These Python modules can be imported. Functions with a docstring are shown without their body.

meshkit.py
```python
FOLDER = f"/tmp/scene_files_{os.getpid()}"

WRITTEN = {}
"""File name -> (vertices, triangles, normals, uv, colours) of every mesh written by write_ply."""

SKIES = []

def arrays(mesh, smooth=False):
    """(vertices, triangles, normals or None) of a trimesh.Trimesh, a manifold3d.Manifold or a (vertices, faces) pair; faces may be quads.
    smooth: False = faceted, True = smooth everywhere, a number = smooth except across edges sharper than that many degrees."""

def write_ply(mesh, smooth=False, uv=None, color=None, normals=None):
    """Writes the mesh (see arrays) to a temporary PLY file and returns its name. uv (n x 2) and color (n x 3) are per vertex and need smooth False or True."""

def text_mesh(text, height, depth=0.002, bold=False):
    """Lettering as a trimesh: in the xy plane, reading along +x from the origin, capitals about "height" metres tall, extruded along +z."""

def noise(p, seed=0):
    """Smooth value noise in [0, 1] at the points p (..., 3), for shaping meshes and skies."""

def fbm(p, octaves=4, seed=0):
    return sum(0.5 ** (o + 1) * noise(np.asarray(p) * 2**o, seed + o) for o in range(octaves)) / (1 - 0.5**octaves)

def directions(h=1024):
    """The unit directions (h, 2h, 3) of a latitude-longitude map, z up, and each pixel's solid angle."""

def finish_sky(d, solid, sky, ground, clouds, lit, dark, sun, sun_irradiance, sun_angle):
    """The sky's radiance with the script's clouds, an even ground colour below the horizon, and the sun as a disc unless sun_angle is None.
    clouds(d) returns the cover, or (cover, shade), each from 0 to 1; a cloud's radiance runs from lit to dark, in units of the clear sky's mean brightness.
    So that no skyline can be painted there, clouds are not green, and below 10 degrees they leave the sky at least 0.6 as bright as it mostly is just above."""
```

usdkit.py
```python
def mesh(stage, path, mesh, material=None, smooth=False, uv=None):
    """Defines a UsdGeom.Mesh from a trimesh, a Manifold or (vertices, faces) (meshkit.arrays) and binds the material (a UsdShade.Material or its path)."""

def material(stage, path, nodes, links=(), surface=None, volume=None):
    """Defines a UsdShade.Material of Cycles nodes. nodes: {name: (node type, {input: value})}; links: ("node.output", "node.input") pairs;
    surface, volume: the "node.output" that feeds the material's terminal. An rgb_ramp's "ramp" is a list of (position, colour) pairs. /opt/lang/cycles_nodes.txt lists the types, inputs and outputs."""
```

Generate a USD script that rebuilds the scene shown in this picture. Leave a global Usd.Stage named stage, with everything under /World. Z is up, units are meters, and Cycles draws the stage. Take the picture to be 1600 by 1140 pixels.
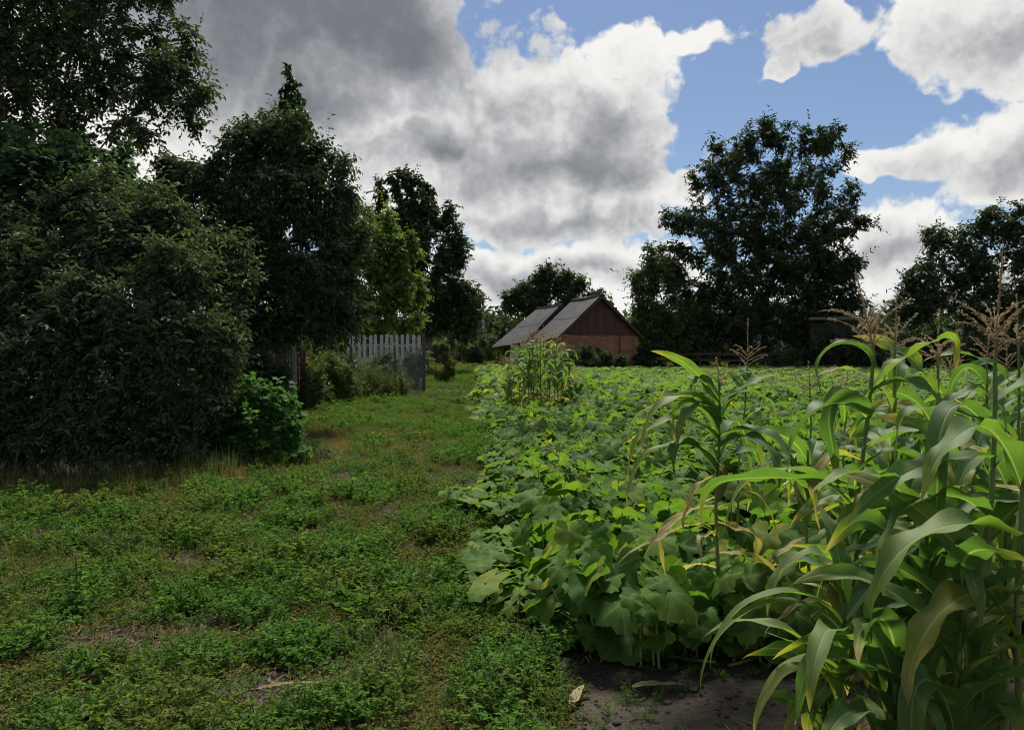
import math, numpy as np, trimesh, usdkit, meshkit
from pxr import Usd, UsdGeom, UsdLux, UsdShade, Gf, Sdf, Vt
from scipy.spatial import cKDTree

stage = Usd.Stage.CreateInMemory()
UsdGeom.SetStageUpAxis(stage, 'Z'); UsdGeom.SetStageMetersPerUnit(stage, 1.0)
UsdGeom.Xform.Define(stage, '/World'); UsdGeom.Scope.Define(stage, '/World/Looks')
T = Sdf.ValueTypeNames

# ------------------------------------------------------------------ camera, sky, sun, exposure
F, W0, H0, EYE = 1232.0, 1600, 1140, 1.6
PITCH = math.atan(30 / F)
cam = UsdGeom.Camera.Define(stage, '/World/camera')
cam.CreateHorizontalApertureAttr(36.0); cam.CreateFocalLengthAttr(36.0 * F / W0)
cam.CreateClippingRangeAttr((0.05, 5000.0))
cam.AddTranslateOp().Set((0, 0, EYE)); cam.AddRotateXOp().Set(90 - math.degrees(PITCH))
cam.CreateExposureAttr(0.52)
cam.CreateFStopAttr(0.0)

SUN_AZ, SUN_EL = math.radians(6), math.radians(55)     # azimuth from +y towards +x
SUN_I, SUN_ANGLE, SKY_S, SKY_TINT = 1.25, 14.0, 0.075, (0.66, 0.715, 0.80)


def ray(px, py):
    x, z = (px - W0 / 2) / F, (H0 / 2 - py) / F
    c, s = math.cos(PITCH), math.sin(PITCH)
    return np.array([x, c + z * s, z * c - s])


def at(px, py, y):
    """the point at distance y (along +y) seen at a pixel"""
    r = ray(px, py)
    return np.array([0, 0, EYE]) + r * (y / r[1])


def sky():
    n, l = {}, []
    n['tc'] = ('texture_coordinate', {})
    n['sky'] = ('sky_texture', {'sky_type': 'single_scattering', 'sun_disc': False, 'sun_elevation': SUN_EL, 'sun_rotation': SUN_AZ % (2 * math.pi), 'air_density': 1.0, 'aerosol_density': 0.6, 'ozone_density': 1.3})
    n['nz1'] = ('noise_texture', {'scale': 8.0, 'detail': 3.5, 'roughness': 0.62})
    n['off'] = ('vector_math', {'math_type': 'subtract', 'vector2': (.5, .5, .5)})
    n['offs'] = ('vector_math', {'math_type': 'scale', 'scale': 0.105})
    n['d2'] = ('vector_math', {'math_type': 'add'})
    l += [('tc.generated', 'nz1.vector'), ('nz1.color', 'off.vector1'), ('off.vector', 'offs.vector1'), ('tc.generated', 'd2.vector1'), ('offs.vector', 'd2.vector2')]

    def field(name, blobs):
        prev = None
        for i, (px, py, rx, rz, *pk) in enumerate(blobs):
            pk = pk[0] if pk else 1.0; d = ray(px, py); k = np.linalg.norm(d); d /= k
            a, b, c, m = (f'{name}{i}{q}' for q in 'abcm')
            n[a] = ('vector_math', {'math_type': 'subtract', 'vector2': tuple(d)})
            n[b] = ('vector_math', {'math_type': 'multiply', 'vector2': (F * k / rx, 2.0, F * k / rz)})
            n[c] = ('vector_math', {'math_type': 'length'})
            n[m] = ('math', {'math_type': 'multiply_add', 'value2': -pk, 'value3': pk})
            l.extend([('d2.vector', a + '.vector1'), (a + '.vector', b + '.vector1'), (b + '.vector', c + '.vector1'), (c + '.value', m + '.value1')])
            if prev:
                s = f'{name}{i}s'
                n[s] = ('math', {'math_type': 'smoothmax', 'value3': 0.12})
                l.extend([(prev + '.value', s + '.value1'), (m + '.value', s + '.value2')])
                prev = s
            else:
                prev = m
        return prev
    cover = [(120, 150, 260, 220), (400, 20, 430, 230), (610, 40, 160, 165), (400, 230, 260, 130),
             (640, 220, 200, 80), (850, 212, 250, 132), (955, 175, 125, 135), (985, 90, 110, 58), (1090, 64, 66, 30), (900, 255, 190, 78),
             (1288, 66, 82, 46), (1228, 124, 28, 14), (1510, 20, 130, 88), (1590, 70, 150, 90),
             (1570, 220, 150, 74), (1440, 248, 120, 32), (1610, 290, 140, 50), (1410, 375, 110, 70),
             (830, 335, 290, 56), (640, 330, 140, 50), (860, 420, 330, 50), (830, 490, 560, 56), (1480, 470, 400, 66), (1060, 300, 60, 40)]
    shade = [(450, 10, 400, 205, 1.1), (640, 60, 165, 120, 1.0), (500, 150, 180, 60, .8), (860, 255, 270, 70, .72), (950, 205, 130, 80, .55), (690, 232, 160, 46, .7), (800, 200, 120, 60, .45),
             (1570, 70, 150, 60, .3), (1590, 262, 150, 40, .35), (1300, 86, 60, 20, .12), (1430, 390, 90, 30, .4), (880, 352, 250, 30, .5), (840, 432, 250, 24, .55), (1500, 460, 140, 20, .5)]
    fc, fs = field('c', cover), field('s', shade)
    def node(name, kind, **kw):
        n[name] = (kind, kw)
    # elsewhere in the sky the same broken cumulus goes on
    node('nzg', 'noise_texture', scale=2.1, detail=3.0, roughness=.55)
    node('gen', 'map_range', from_min=.46, from_max=.72, to_min=-.25, to_max=.75)
    node('sep', 'separate_xyz')
    node('view', 'map_range', range_type='smoothstep', from_min=.68, from_max=.82, to_min=0.0, to_max=-3.0)
    node('gen2', 'math', math_type='add')
    # cauliflower relief: rounded cells at several sizes plus fine wisps
    node('bil', 'voronoi_texture', feature='f1', scale=15.0, detail=2.0, roughness=.6, lacunarity=2.3, use_normalize=True)
    node('bilm', 'math', math_type='multiply_add', value2=-1.5, value3=.46)
    node('dup', 'vector_math', math_type='add', vector2=(0, 0, .022))
    node('bil2', 'voronoi_texture', feature='f1', scale=15.0, detail=2.0, roughness=.6, lacunarity=2.3, use_normalize=True)
    node('slope', 'math', math_type='subtract')
    node('slk', 'math', math_type='multiply_add', value2=1.15)
    node('fine', 'noise_texture', scale=6.0, detail=6.5, roughness=.72)
    node('fine2', 'math', math_type='multiply_add', value2=1.7, value3=-.85)
    node('rel', 'math', math_type='add')
    node('cov0', 'math', math_type='maximum')
    node('cov1', 'math', math_type='add')
    node('cov', 'map_range', range_type='smoothstep', from_min=-.02, from_max=.24, clamp=True)
    node('sh0', 'math', math_type='multiply', value2=.8)
    node('sh1', 'math', math_type='maximum')
    node('shr', 'math', math_type='multiply', value2=.75)
    node('sh3', 'math', math_type='add')
    node('thin', 'math', math_type='multiply', value2=.14)
    node('sh4', 'math', math_type='add')
    node('sh', 'map_range', range_type='smoothstep', from_min=-.40, from_max=1.25, clamp=True)
    node('ccol', 'rgb_ramp', ramp=[(0, (8.6, 8.5, 8.2)), (.2, (6.9, 6.9, 6.8)), (.45, (4.5, 4.55, 4.7)), (.7, (2.95, 3.05, 3.3)), (1.0, (1.7, 1.78, 2.0))])
    node('skys', 'mix_color', blend_type='multiply', fac=1.0, b=SKY_TINT, use_clamp=False)
    node('mix', 'mix_color', blend_type='mix', use_clamp=True)
    node('bg', 'background_shader', strength=SKY_S)
    l += [('tc.generated', 'nzg.vector'), ('nzg.fac', 'gen.value'), ('tc.generated', 'sep.vector'), ('sep.y', 'view.value'), ('gen.result', 'gen2.value1'), ('view.result', 'gen2.value2'),
          ('d2.vector', 'bil.vector'), ('bil.distance', 'bilm.value1'), ('tc.generated', 'fine.vector'), ('fine.fac', 'fine2.value1'), ('bilm.value', 'rel.value1'), ('fine2.value', 'rel.value2'),
          (fc + '.value', 'cov0.value1'), ('gen2.value', 'cov0.value2'), ('cov0.value', 'cov1.value1'), ('rel.value', 'cov1.value2'), ('cov1.value', 'cov.value'),
          ('gen2.value', 'sh0.value1'), (fs + '.value', 'sh1.value1'), ('sh0.value', 'sh1.value2'), ('rel.value', 'shr.value1'), ('d2.vector', 'dup.vector1'), ('dup.vector', 'bil2.vector'), ('bil.distance', 'slope.value1'), ('bil2.distance', 'slope.value2'), ('slope.value', 'slk.value1'), ('shr.value', 'slk.value3'), ('sh1.value', 'sh3.value1'), ('slk.value', 'sh3.value2'),
          ('cov1.value', 'thin.value1'), ('thin.value', 'sh4.value1'), ('sh3.value', 'sh4.value2'), ('sh4.value', 'sh.value'), ('sh.result', 'ccol.fac'),
          ('sky.color', 'skys.a'), ('cov.result', 'mix.fac'), ('skys.result', 'mix.a'), ('ccol.color', 'mix.b'), ('mix.result', 'bg.color')]
    return usdkit.material(stage, '/World/Looks/sky_material', n, l, surface='bg.background')


dome = UsdLux.DomeLight.Define(stage, '/World/sky')
dome.GetPrim().SetCustomDataByKey('kind', 'structure')
UsdShade.MaterialBindingAPI.Apply(dome.GetPrim()).Bind(sky())
sun = UsdLux.DistantLight.Define(stage, '/World/sun')
sun.CreateIntensityAttr(SUN_I); sun.CreateAngleAttr(SUN_ANGLE); sun.CreateColorAttr((1.0, 0.94, 0.84)); sun.GetPrim().CreateAttribute('inputs:normalize', T.Bool).Set(True)
sun.AddRotateZOp().Set(-math.degrees(SUN_AZ)); sun.AddRotateXOp().Set(-(90 - math.degrees(SUN_EL)) )

# ------------------------------------------------------------------ helpers
used = {}


def numbered(parent, name):
    k = (parent, name); i = used.get(k, 0); used[k] = i + 1
    return f'{parent}/{name}' if i == 0 else f'{parent}/{name}_{i:03d}'


def tag(p, label=None, cat=None, group=None, kind=None):
    p = p.GetPrim() if hasattr(p, 'GetPrim') else p
    for k, v in (('label', label), ('category', cat), ('group', group), ('kind', kind)):
        if v: p.SetCustomDataByKey(k, v)
    return p


def thing(name, label, cat, loc=(0, 0, 0), rz=0, group=None, kind=None):
    x = UsdGeom.Xform.Define(stage, numbered('/World', name))
    x.AddTranslateOp().Set(tuple(map(float, loc))); x.AddRotateZOp().Set(math.degrees(rz))
    return tag(x, label, cat, group, kind)


def path_of(parent):
    return '/World' if parent is None else (parent if isinstance(parent, str) else str(parent.GetPath()))


def obj(name, mesh, mat, parent=None, smooth=False, tone=None, uv=None, vec=None):
    m = usdkit.mesh(stage, numbered(path_of(parent), name), mesh, mat, smooth=smooth, uv=uv)
    if tone is not None:
        UsdGeom.PrimvarsAPI(m).CreatePrimvar('tone', T.FloatArray, 'vertex').Set(Vt.FloatArray.FromNumpy(np.asarray(tone, np.float32)))
    if vec is not None:
        UsdGeom.PrimvarsAPI(m).CreatePrimvar('vein', T.FloatArray, 'vertex').Set(Vt.FloatArray.FromNumpy(np.asarray(vec, np.float32)))
    return m.GetPrim()


def copy_of(root, loc, rz, label=None, scale=1.0, tilt=0.0):
    was = root.GetCustomData()
    x = UsdGeom.Xform.Define(stage, numbered('/World', root.GetName().rstrip('0123456789').rstrip('_')))
    x.AddTranslateOp().Set(tuple(map(float, loc))); x.AddRotateZOp().Set(math.degrees(rz))
    if tilt: x.AddRotateXOp().Set(math.degrees(tilt))
    x.AddScaleOp().Set((scale,) * 3)
    p = x.GetPrim(); p.GetReferences().AddInternalReference(root.GetPath()); p.SetInstanceable(True)
    tag(p, label or was.get('label'), was.get('category'), was.get('group'))
    return p


def norm(v):
    v = np.asarray(v, float)
    return v / np.maximum(np.linalg.norm(v, axis=-1, keepdims=True), 1e-9)


def gz(x, y):
    x, y = np.asarray(x, float), np.asarray(y, float)
    p = np.stack([x * .35, y * .35, 0 * x], -1)
    q = np.stack([x * 2.2, y * 2.2, 0 * x + 5], -1)
    near = np.clip((14 - np.hypot(x, y)) / 8, 0, 1)
    return (meshkit.noise(p, 3) - .5) * .10 + (meshkit.noise(q, 4) - .5) * .035 * (.3 + .7 * near)


class MB:
    """collects pieces into one mesh"""
    def __init__(s): s.v, s.f, s.n = [], [], 0

    def add(s, v, f):
        v = np.asarray(v, float).reshape(-1, 3); f = np.asarray(f, int)
        if f.shape[1] == 4: f = np.vstack([f[:, [0, 1, 2]], f[:, [0, 2, 3]]])
        s.v.append(v); s.f.append(f + s.n); s.n += len(v); return s

    def box(s, c, size, R=None):
        b = trimesh.creation.box(size); v = np.array(b.vertices)
        if R is not None: v = v @ np.asarray(R).T
        return s.add(v + np.asarray(c), b.faces)

    def tube(s, pts, rad, sides=6, cap=True):
        v, f = tube(pts, rad, sides, cap); return s.add(v, f)

    def mesh(s): return (np.vstack(s.v), np.vstack(s.f))


def tube(pts, rad, sides=6, cap=True):
    p = np.asarray(pts, float); r = np.broadcast_to(rad, (len(p),))
    t = norm(np.gradient(p, axis=0))
    ref = np.where(np.abs(t[:, 2:]) < .9, [[0, 0, 1.0]], [[1.0, 0, 0]])
    a = norm(np.cross(t, ref)); b = np.cross(t, a)
    an = np.arange(sides) * 2 * np.pi / sides
    v = (p[:, None] + r[:, None, None] * (np.cos(an)[None, :, None] * a[:, None] + np.sin(an)[None, :, None] * b[:, None])).reshape(-1, 3)
    i, j = np.meshgrid(np.arange(len(p) - 1), np.arange(sides), indexing='ij')
    q = np.stack([i * sides + j, i * sides + (j + 1) % sides, (i + 1) * sides + (j + 1) % sides, (i + 1) * sides + j], -1).reshape(-1, 4)
    f = np.vstack([q[:, [0, 1, 2]], q[:, [0, 2, 3]]])
    if cap:
        n = len(v); v = np.vstack([v, p[:1], p[-1:]])
        k = np.arange(sides); e = (len(p) - 1) * sides
        f = np.vstack([f, np.stack([0 * k + n, (k + 1) % sides, k], 1), np.stack([0 * k + n + 1, e + k, e + (k + 1) % sides], 1)])
    return v, f


def rotz(a):
    c, s = math.cos(a), math.sin(a); return np.array([[c, -s, 0], [s, c, 0], [0, 0, 1.0]])


def rotx(a):
    c, s = math.cos(a), math.sin(a); return np.array([[1.0, 0, 0], [0, c, -s], [0, s, c]])


def roty(a):
    c, s = math.cos(a), math.sin(a); return np.array([[c, 0, s], [0, 1.0, 0], [-s, 0, c]])


# ------------------------------------------------------------------ materials
def mat(name, nodes, links, surface):
    return usdkit.material(stage, '/World/Looks/' + name, nodes, links, surface=surface)


def leaf_material(name, ramp, trans=0.3, rough=0.55, spec=0.4, patch=0.0, patch_col=(.12, .09, .03), pscale=.5, tcol=None, rnd=0.35):
    """foliage: tone primvar plus a random value per copy choose the colour; part of the light passes through the blade"""
    n = {'t': ('attribute', {'attribute': 'tone'}), 'oi': ('object_info', {}), 'm': ('math', {'math_type': 'multiply_add', 'value2': rnd, 'value3': -rnd / 2}), 'a': ('math', {'math_type': 'add', 'use_clamp': True}),
         'r': ('rgb_ramp', {'ramp': ramp}), 'geo': ('geometry', {}), 'nz': ('noise_texture', {'scale': pscale, 'detail': 4.0, 'roughness': .6}),
         'pm': ('map_range', {'from_min': .45, 'from_max': .62, 'to_min': 0.0, 'to_max': patch, 'clamp': True}), 'pc': ('mix_color', {'blend_type': 'mix', 'b': patch_col}),
         'tc': ('mix_color', {'blend_type': 'multiply', 'fac': 1.0, 'b': tcol or (1.5, 1.7, .7), 'use_clamp': False}),
         'p': ('principled_bsdf', {'roughness': rough, 'specular_ior_level': spec}), 'tr': ('translucent_bsdf', {}), 'mx': ('mix_closure', {'fac': trans})}
    l = [('oi.random', 'm.value1'), ('t.fac', 'a.value1'), ('m.value', 'a.value2'), ('a.value', 'r.fac'), ('geo.position', 'nz.vector'), ('nz.fac', 'pm.value'), ('pm.result', 'pc.fac'), ('r.color', 'pc.a'),
         ('pc.result', 'p.base_color'), ('pc.result', 'tc.a'), ('tc.result', 'tr.color'), ('p.BSDF', 'mx.closure1'), ('tr.BSDF', 'mx.closure2')]
    return mat(name, n, l, 'mx.closure')


def plain(name, c1, c2, scale=6, rough=.8, bump=.3, stretch=(1, 1, 1), spec=.3, detail=6.0, dist=.02, metal=0.0):
    n = {'tc': ('texture_coordinate', {}), 'mp': ('mapping', {'scale': stretch}), 'nz': ('noise_texture', {'scale': scale, 'detail': detail, 'roughness': .65}), 'r': ('rgb_ramp', {'ramp': [(.3, c1), (.7, c2)]}),
         'b': ('bump', {'strength': bump, 'distance': dist}), 'p': ('principled_bsdf', {'roughness': rough, 'specular_ior_level': spec, 'metallic': metal})}
    return mat(name, n, [('tc.object', 'mp.vector'), ('mp.vector', 'nz.vector'), ('nz.fac', 'r.fac'), ('r.color', 'p.base_color'), ('nz.fac', 'b.height'), ('b.normal', 'p.normal')], 'p.BSDF')


M = {}
M['bark'] = plain('bark_material', (.035, .028, .022), (.10, .085, .07), 9, .9, .6, (1, 1, .25))
M['dark_wood'] = plain('weathered_dark_wood', (.026, .015, .011), (.075, .042, .030), 7, .85, .4, (6, 6, .4))
M['grey_wood'] = plain('weathered_grey_wood', (.07, .062, .055), (.17, .155, .14), 7, .85, .4, (6, 6, .5))
M['slate'] = plain('old_fibre_cement', (.045, .045, .048), (.11, .11, .115), 2.2, .9, .25, detail=9.0)
M['picket'] = plain('faded_white_paint', (.22, .22, .205), (.34, .34, .32), 6, .7, .2)
M['lime'] = plain('old_limewash', (.40, .39, .36), (.66, .65, .62), 1.5, .9, .2)
M['rust'] = plain('rusty_steel', (.03, .022, .018), (.085, .05, .035), 30, .75, .4)
M['wire'] = plain('dull_zinc_wire', (.13, .13, .135), (.21, .21, .215), 20, .7, .0, metal=.3)
M['concrete'] = plain('grey_concrete', (.22, .215, .205), (.36, .35, .33), 5, .9, .3)
M['tar'] = plain('dark_roofing', (.04, .038, .038), (.10, .095, .09), 2, .9, .3)
M['dark_plaster'] = plain('dirty_plaster', (.16, .15, .14), (.30, .29, .27), 1.2, .9, .2)
M['litter'] = leaf_material('brown_litter', [(0, (.07, .05, .03)), (.5, (.13, .098, .06)), (1, (.24, .19, .12))], .15, .8, .1)
M['glass'] = mat('window_glass', {'f': ('fresnel', {'IOR': 1.5}), 't': ('transparent_bsdf', {'color': (.5, .52, .5)}), 'g': ('glossy_bsdf', {'roughness': .05}), 'm': ('mix_closure', {})}, [('f.fac', 'm.fac'), ('t.BSDF', 'm.closure1'), ('g.BSDF', 'm.closure2')], 'm.closure')
M['trim'] = plain('faded_blue_paint', (.16, .24, .26), (.26, .36, .38), 5, .6, .2)
M['straw'] = leaf_material('dry_straw', [(0, (.13, .095, .05)), (.5, (.24, .18, .10)), (1, (.40, .33, .20))], .2, .7, .2)
M['tassel'] = leaf_material('dry_tassel', [(0, (.24, .175, .10)), (.5, (.42, .325, .205)), (1, (.58, .48, .33))], .3, .75, .15, tcol=(1.15, 1.05, .9))
M['hedge'] = leaf_material('hedge_leaf', [(0, (.036, .054, .03)), (.5, (.08, .112, .058)), (.88, (.13, .158, .078)), (.97, (.12, .13, .03)), (1, (.34, .24, .02))], .22, .68, .2)
M['maple'] = leaf_material('maple_leaf', [(0, (.022, .045, .026)), (.6, (.04, .085, .042)), (1, (.075, .13, .05))], .25, .7, .15)
M['dark_leaf'] = leaf_material('dark_leaf', [(0, (.024, .04, .023)), (.6, (.056, .084, .042)), (.95, (.09, .12, .05)), (1, (.2, .16, .02))], .2, .68, .2)
M['spire_leaf'] = leaf_material('spire_leaf', [(0, (.018, .036, .016)), (.6, (.036, .066, .024)), (1, (.10, .16, .035))], .25, .5, .4)
M['yellow_leaf'] = leaf_material('yellow_green_leaf', [(0, (.045, .075, .018)), (.6, (.09, .14, .03)), (1, (.17, .205, .038))], .4, .5, .4)
M['bright_leaf'] = leaf_material('bright_bush_leaf', [(0, (.025, .07, .018)), (.6, (.05, .125, .026)), (1, (.09, .19, .035))], .35, .7, .12)
M['walnut_leaf'] = leaf_material('walnut_leaf', [(0, (.022, .036, .016)), (.6, (.045, .068, .027)), (1, (.076, .10, .038))], .2, .6, .25)
M['olive_leaf'] = leaf_material('olive_leaf', [(0, (.04, .058, .02)), (.6, (.08, .105, .032)), (1, (.13, .15, .042))], .3, .5, .4)
M['weed'] = leaf_material('weed_leaf', [(0, (.045, .092, .02)), (.5, (.08, .165, .034)), (1, (.125, .225, .055))], .4, .7, .12, patch=.62, patch_col=(.135, .13, .036), pscale=1.1)
M['olive_weed'] = leaf_material('olive_weed_leaf', [(0, (.06, .065, .02)), (.5, (.10, .112, .03)), (1, (.15, .16, .05))], .35, .7, .12, patch=.6, patch_col=(.17, .11, .05), pscale=.6)
M['grass'] = leaf_material('grass_blade', [(0, (.04, .075, .02)), (.5, (.07, .12, .03)), (1, (.13, .17, .06))], .3, .55, .35, patch=.6, patch_col=(.15, .12, .04), pscale=.7)
M['dry_grass'] = leaf_material('dry_grass_blade', [(0, (.13, .085, .035)), (.5, (.22, .155, .06)), (1, (.32, .25, .12))], .25, .7, .2)
M['grey_weed'] = leaf_material('grey_weed_leaf', [(0, (.03, .055, .03)), (.5, (.06, .095, .05)), (1, (.10, .145, .08))], .25, .6, .3)


def veined(name, ramp, vein_col, trans, rough, spec, stripes=False, tcol=(1.6, 1.9, .6), vein_amt=.6):
    """large blades: colour from tone, pale veins from the vein primvar, fine relief; the underside is paler and duller"""
    n = {'t': ('attribute', {'attribute': 'tone'}), 'v': ('attribute', {'attribute': 'vein'}), 'oi': ('object_info', {}), 'm': ('math', {'math_type': 'multiply_add', 'value2': .16, 'value3': -.08}),
         'tc': ('texture_coordinate', {}), 'nz': ('noise_texture', {'scale': 22.0 if not stripes else 14.0, 'detail': 5.0, 'roughness': .65}), 'nm': ('math', {'math_type': 'multiply_add', 'value2': .5, 'value3': -.25}),
         'a': ('math', {'math_type': 'add'}), 'a2': ('math', {'math_type': 'add', 'use_clamp': True}), 'r': ('rgb_ramp', {'ramp': ramp}),
         'vf': ('math', {'math_type': 'multiply', 'value2': vein_amt}), 'vc': ('mix_color', {'blend_type': 'mix', 'b': vein_col}),
         'geo': ('geometry', {}), 'bf': ('math', {'math_type': 'multiply', 'value2': .22}), 'bc': ('mix_color', {'blend_type': 'mix', 'b': (.085, .15, .055)}),
         'tm': ('mix_color', {'blend_type': 'multiply', 'fac': 1.0, 'b': tcol, 'use_clamp': False}),
         'bh': ('math', {'math_type': 'add'}), 'b': ('bump', {'strength': .5, 'distance': .004}),
         'p': ('principled_bsdf', {'roughness': rough, 'specular_ior_level': spec}), 'tr': ('translucent_bsdf', {}), 'mx': ('mix_closure', {'fac': trans})}
    l = [('oi.random', 'm.value1'), ('t.fac', 'a.value1'), ('m.value', 'a.value2'), ('tc.object', 'nz.vector'), ('nz.fac', 'nm.value1'), ('a.value', 'a2.value1'), ('nm.value', 'a2.value2'), ('a2.value', 'r.fac'),
         ('v.fac', 'vf.value1'), ('vf.value', 'vc.fac'), ('r.color', 'vc.a'), ('geo.backfacing', 'bf.value1'), ('bf.value', 'bc.fac'), ('vc.result', 'bc.a'), ('bc.result', 'p.base_color'),
         ('vc.result', 'tm.a'), ('tm.result', 'tr.color'), ('p.BSDF', 'mx.closure1'), ('tr.BSDF', 'mx.closure2'), ('b.normal', 'p.normal')]
    if stripes:
        n['st'] = ('attribute', {'attribute': 'st'})
        n['mp'] = ('mapping', {'scale': (1, 0.0, 0)})
        n['w'] = ('wave_texture', {'wave_type': 'bands', 'bands_direction': 'x', 'scale': 9.0, 'distortion': 1.0})
        n['wm'] = ('math', {'math_type': 'multiply', 'value2': .08})
        n['sc'] = ('mix_color', {'blend_type': 'multiply', 'b': (.8, .84, .8)})
        l += [('st.vector', 'mp.vector'), ('mp.vector', 'w.vector'), ('w.fac', 'wm.value1'), ('wm.value', 'bh.value1'), ('v.fac', 'bh.value2'), ('bh.value', 'b.height')]
    else:
        l += [('nz.fac', 'bh.value1'), ('v.fac', 'bh.value2'), ('bh.value', 'b.height')]
    return mat(name, n, l, 'mx.closure')


M['corn'] = veined('corn_blade', [(0, (.06, .108, .04)), (.28, (.092, .16, .046)), (.45, (.15, .205, .044)), (.58, (.20, .20, .04)), (.72, (.30, .22, .08)), (1, (.40, .30, .17))], (.36, .42, .20), .40, .58, .22, True, vein_amt=.9)
M['corn_stalk'] = veined('corn_stalk', [(0, (.10, .16, .04)), (.4, (.17, .21, .06)), (.7, (.24, .20, .07)), (1, (.36, .27, .14))], (.16, .2, .07), .08, .5, .4)
M['husk'] = veined('corn_husk', [(0, (.10, .14, .03)), (.5, (.22, .22, .05)), (1, (.42, .33, .18))], (.4, .38, .2), .25, .55, .35, True)
M['pumpkin'] = veined('pumpkin_blade', [(0, (.036, .074, .019)), (.3, (.062, .13, .024)), (.52, (.105, .18, .03)), (.7, (.19, .215, .034)), (.84, (.34, .27, .03)), (1, (.30, .21, .09))], (.15, .22, .085), .42, .72, .1, tcol=(1.6, 1.75, .6), vein_amt=.95)
M['petiole'] = plain('pumpkin_stem', (.09, .15, .035), (.16, .22, .06), 20, .55, .1)
M['flower'] = leaf_material('pumpkin_flower', [(0, (.55, .28, .01)), (1, (.75, .45, .02))], .35, .5, .3)

# ground: dark soil with crumbs, stones of lighter clods, and dry litter
nd = {'geo': ('geometry', {}), 'n1': ('noise_texture', {'scale': .8, 'detail': 8.0, 'roughness': .65}), 'n2': ('noise_texture', {'scale': 28.0, 'detail': 6.0, 'roughness': .7}), 'n3': ('noise_texture', {'scale': 140.0, 'detail': 3.0, 'roughness': .6}),
      'v': ('voronoi_texture', {'scale': 70.0}), 'r': ('rgb_ramp', {'ramp': [(.3, (.036, .031, .027)), (.5, (.056, .047, .038)), (.72, (.10, .082, .06))]}),
      'r2': ('rgb_ramp', {'ramp': [(.35, (.75, .75, .75)), (.62, (1.1, 1.08, 1.05)), (.72, (1.7, 1.6, 1.4))]}), 'mm': ('mix_color', {'blend_type': 'multiply', 'fac': 1.0, 'use_clamp': False}),
      'h1': ('math', {'math_type': 'multiply_add', 'value2': .5}), 'h2': ('math', {'math_type': 'multiply_add', 'value2': -.35}), 'b': ('bump', {'strength': .9, 'distance': .02}), 'p': ('principled_bsdf', {'roughness': .95, 'specular_ior_level': .15})}
M['soil'] = mat('soil_material', nd, [('geo.position', 'n1.vector'), ('geo.position', 'n2.vector'), ('geo.position', 'n3.vector'), ('geo.position', 'v.vector'), ('n1.fac', 'r.fac'), ('n2.fac', 'r2.fac'), ('r.color', 'mm.a'), ('r2.color', 'mm.b'), ('mm.result', 'p.base_color'),
    ('n3.fac', 'h1.value1'), ('n2.fac', 'h1.value3'), ('v.distance', 'h2.value1'), ('h1.value', 'h2.value3'), ('h2.value', 'b.height'), ('b.normal', 'p.normal')], 'p.BSDF')

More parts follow.
